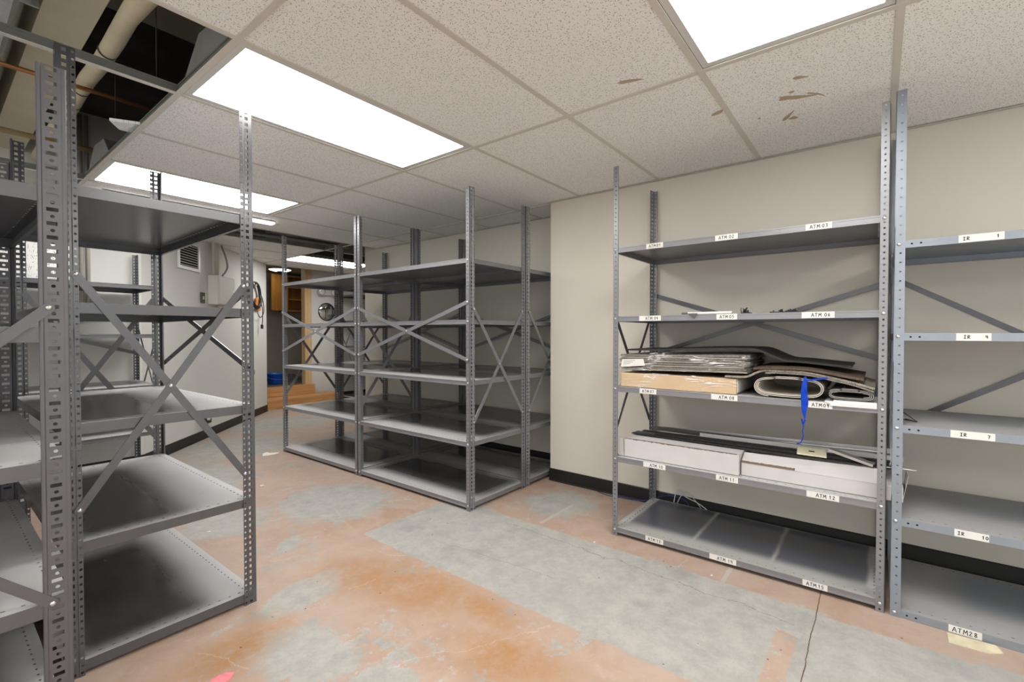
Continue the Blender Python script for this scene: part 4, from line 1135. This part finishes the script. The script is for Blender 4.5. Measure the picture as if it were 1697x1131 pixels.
# emergency light
t = tag(empty('emergency_light', (4.475,7.748,1.895)), 'white twin-head emergency light above the round mirror', 'emergency light')
mb = MB(); mb.bbox(-.150,.150,-.065,0,-.05,.05,.014); mb.build('housing', M['white_metal'], t)
for s in (-1, 1):
    mb = MB(); mb.lathe([(.030,-.03),(.062,-.085),(.066,-.105),(.060,-.11)], 20, (s*.115,0,.008), 0, 'y'); h = mb.build('lamp_head', M['white_metal'], t)
    mb = MB(); mb.lathe([(.052,-.1102),(.030,-.117),(0,-.119)], 20, (s*.115,0,.008), 0, 'y'); mb.lathe([(.060,-.1100),(.052,-.1125),(.050,-.1102)], 20, (s*.115,0,.008), 1, 'y'); mb.build('lens', [M['lens'], M['cable_grey']], h)

# ------------------------------------------------------------------ scraps on the floor
def scrap(name, pts, z, mat, label, cat='scrap', lift=.003):
    mb = MB(); c = Vector((sum(p[0] for p in pts)/len(pts), sum(p[1] for p in pts)/len(pts)))
    top = [(p[0],p[1],z+.0012+lift*((i*37)%5)/5) for i, p in enumerate(pts)]; bot = [(p[0],p[1],z+.0002) for p in pts]; cc = (c.x,c.y,z+.0014+lift)
    n = len(pts)
    for i in range(n):
        j = (i+1) % n; mb.face([top[i], top[j], cc]); mb.face([bot[j], bot[i], top[i], top[j]][::1])
    mb.face(bot[::-1])
    return tag(mb.build(name, M[mat]), label, cat)
scrap('paper_scrap', [(.575,1.745),(.600,1.765),(.640,1.760),(.660,1.738),(.640,1.715),(.595,1.712)], 0, 'pink', 'pink paper scrap on the floor at the bottom edge of the view')
scrap('stained_paper', [(2.400,-.225),(2.470,-.225),(2.476,-.36),(2.44,-.375),(2.405,-.335)], 0, 'dustpaper', 'stained curled paper on the floor under label ATM 28', 'scrap', .006)
scrap('packing_foam', [(2.015,4.61),(2.05,4.69),(2.10,4.705),(2.085,4.655),(2.17,4.60),(2.12,4.585)], 0, 'chip', 'pale foam strip on the floor at the far post of the centre block', 'scrap', .010)
for k, (x,y,s,lb) in enumerate(((1.045,3.10,.012,'white chip on the floor between the aisle rack and its far corner'),(1.62,3.72,.016,'white flake on the bare floor past the aisle rack'),(2.33,1.24,.007,'small white chip in front of the post by label ATM 13'),(2.36,.62,.008,'small dark-edged chip in front of label ATM 14'))):
    scrap('paint_chip', [(x+s*math.cos(a)*(1+.3*math.sin(3*a)), y+s*.6*math.sin(a)) for a in (0,1.1,2.2,3.3,4.3,5.3)], 0, 'chip', lb)

# ------------------------------------------------------------------ camera, world, view
cam = bpy.data.cameras.new('camera'); co = bpy.data.objects.new('camera', cam); COL.objects.link(co)
cam.sensor_width = 36; cam.lens = 771.72/1697*36; cam.clip_start = .02
yaw, pitch = .66547688, -.016575
f = Vector((math.cos(yaw)*math.cos(pitch), math.sin(yaw)*math.cos(pitch), math.sin(pitch)))
co.location = (0, 0, 1.175); co.rotation_euler = f.to_track_quat('-Z', 'Y').to_euler()
S.camera = co
w = bpy.data.worlds.new('world'); S.world = w; w.use_nodes = True
w.node_tree.nodes['Background'].inputs[0].default_value = (1.0,.985,.965,1); w.node_tree.nodes['Background'].inputs[1].default_value = 1.35  # ambient fill entering by the open rear, added to lift the ceiling
S.view_settings.view_transform = 'Standard'; S.view_settings.look = 'None'; S.view_settings.gamma = 1; S.view_settings.use_curve_mapping = False
S.view_settings.exposure = 0.25
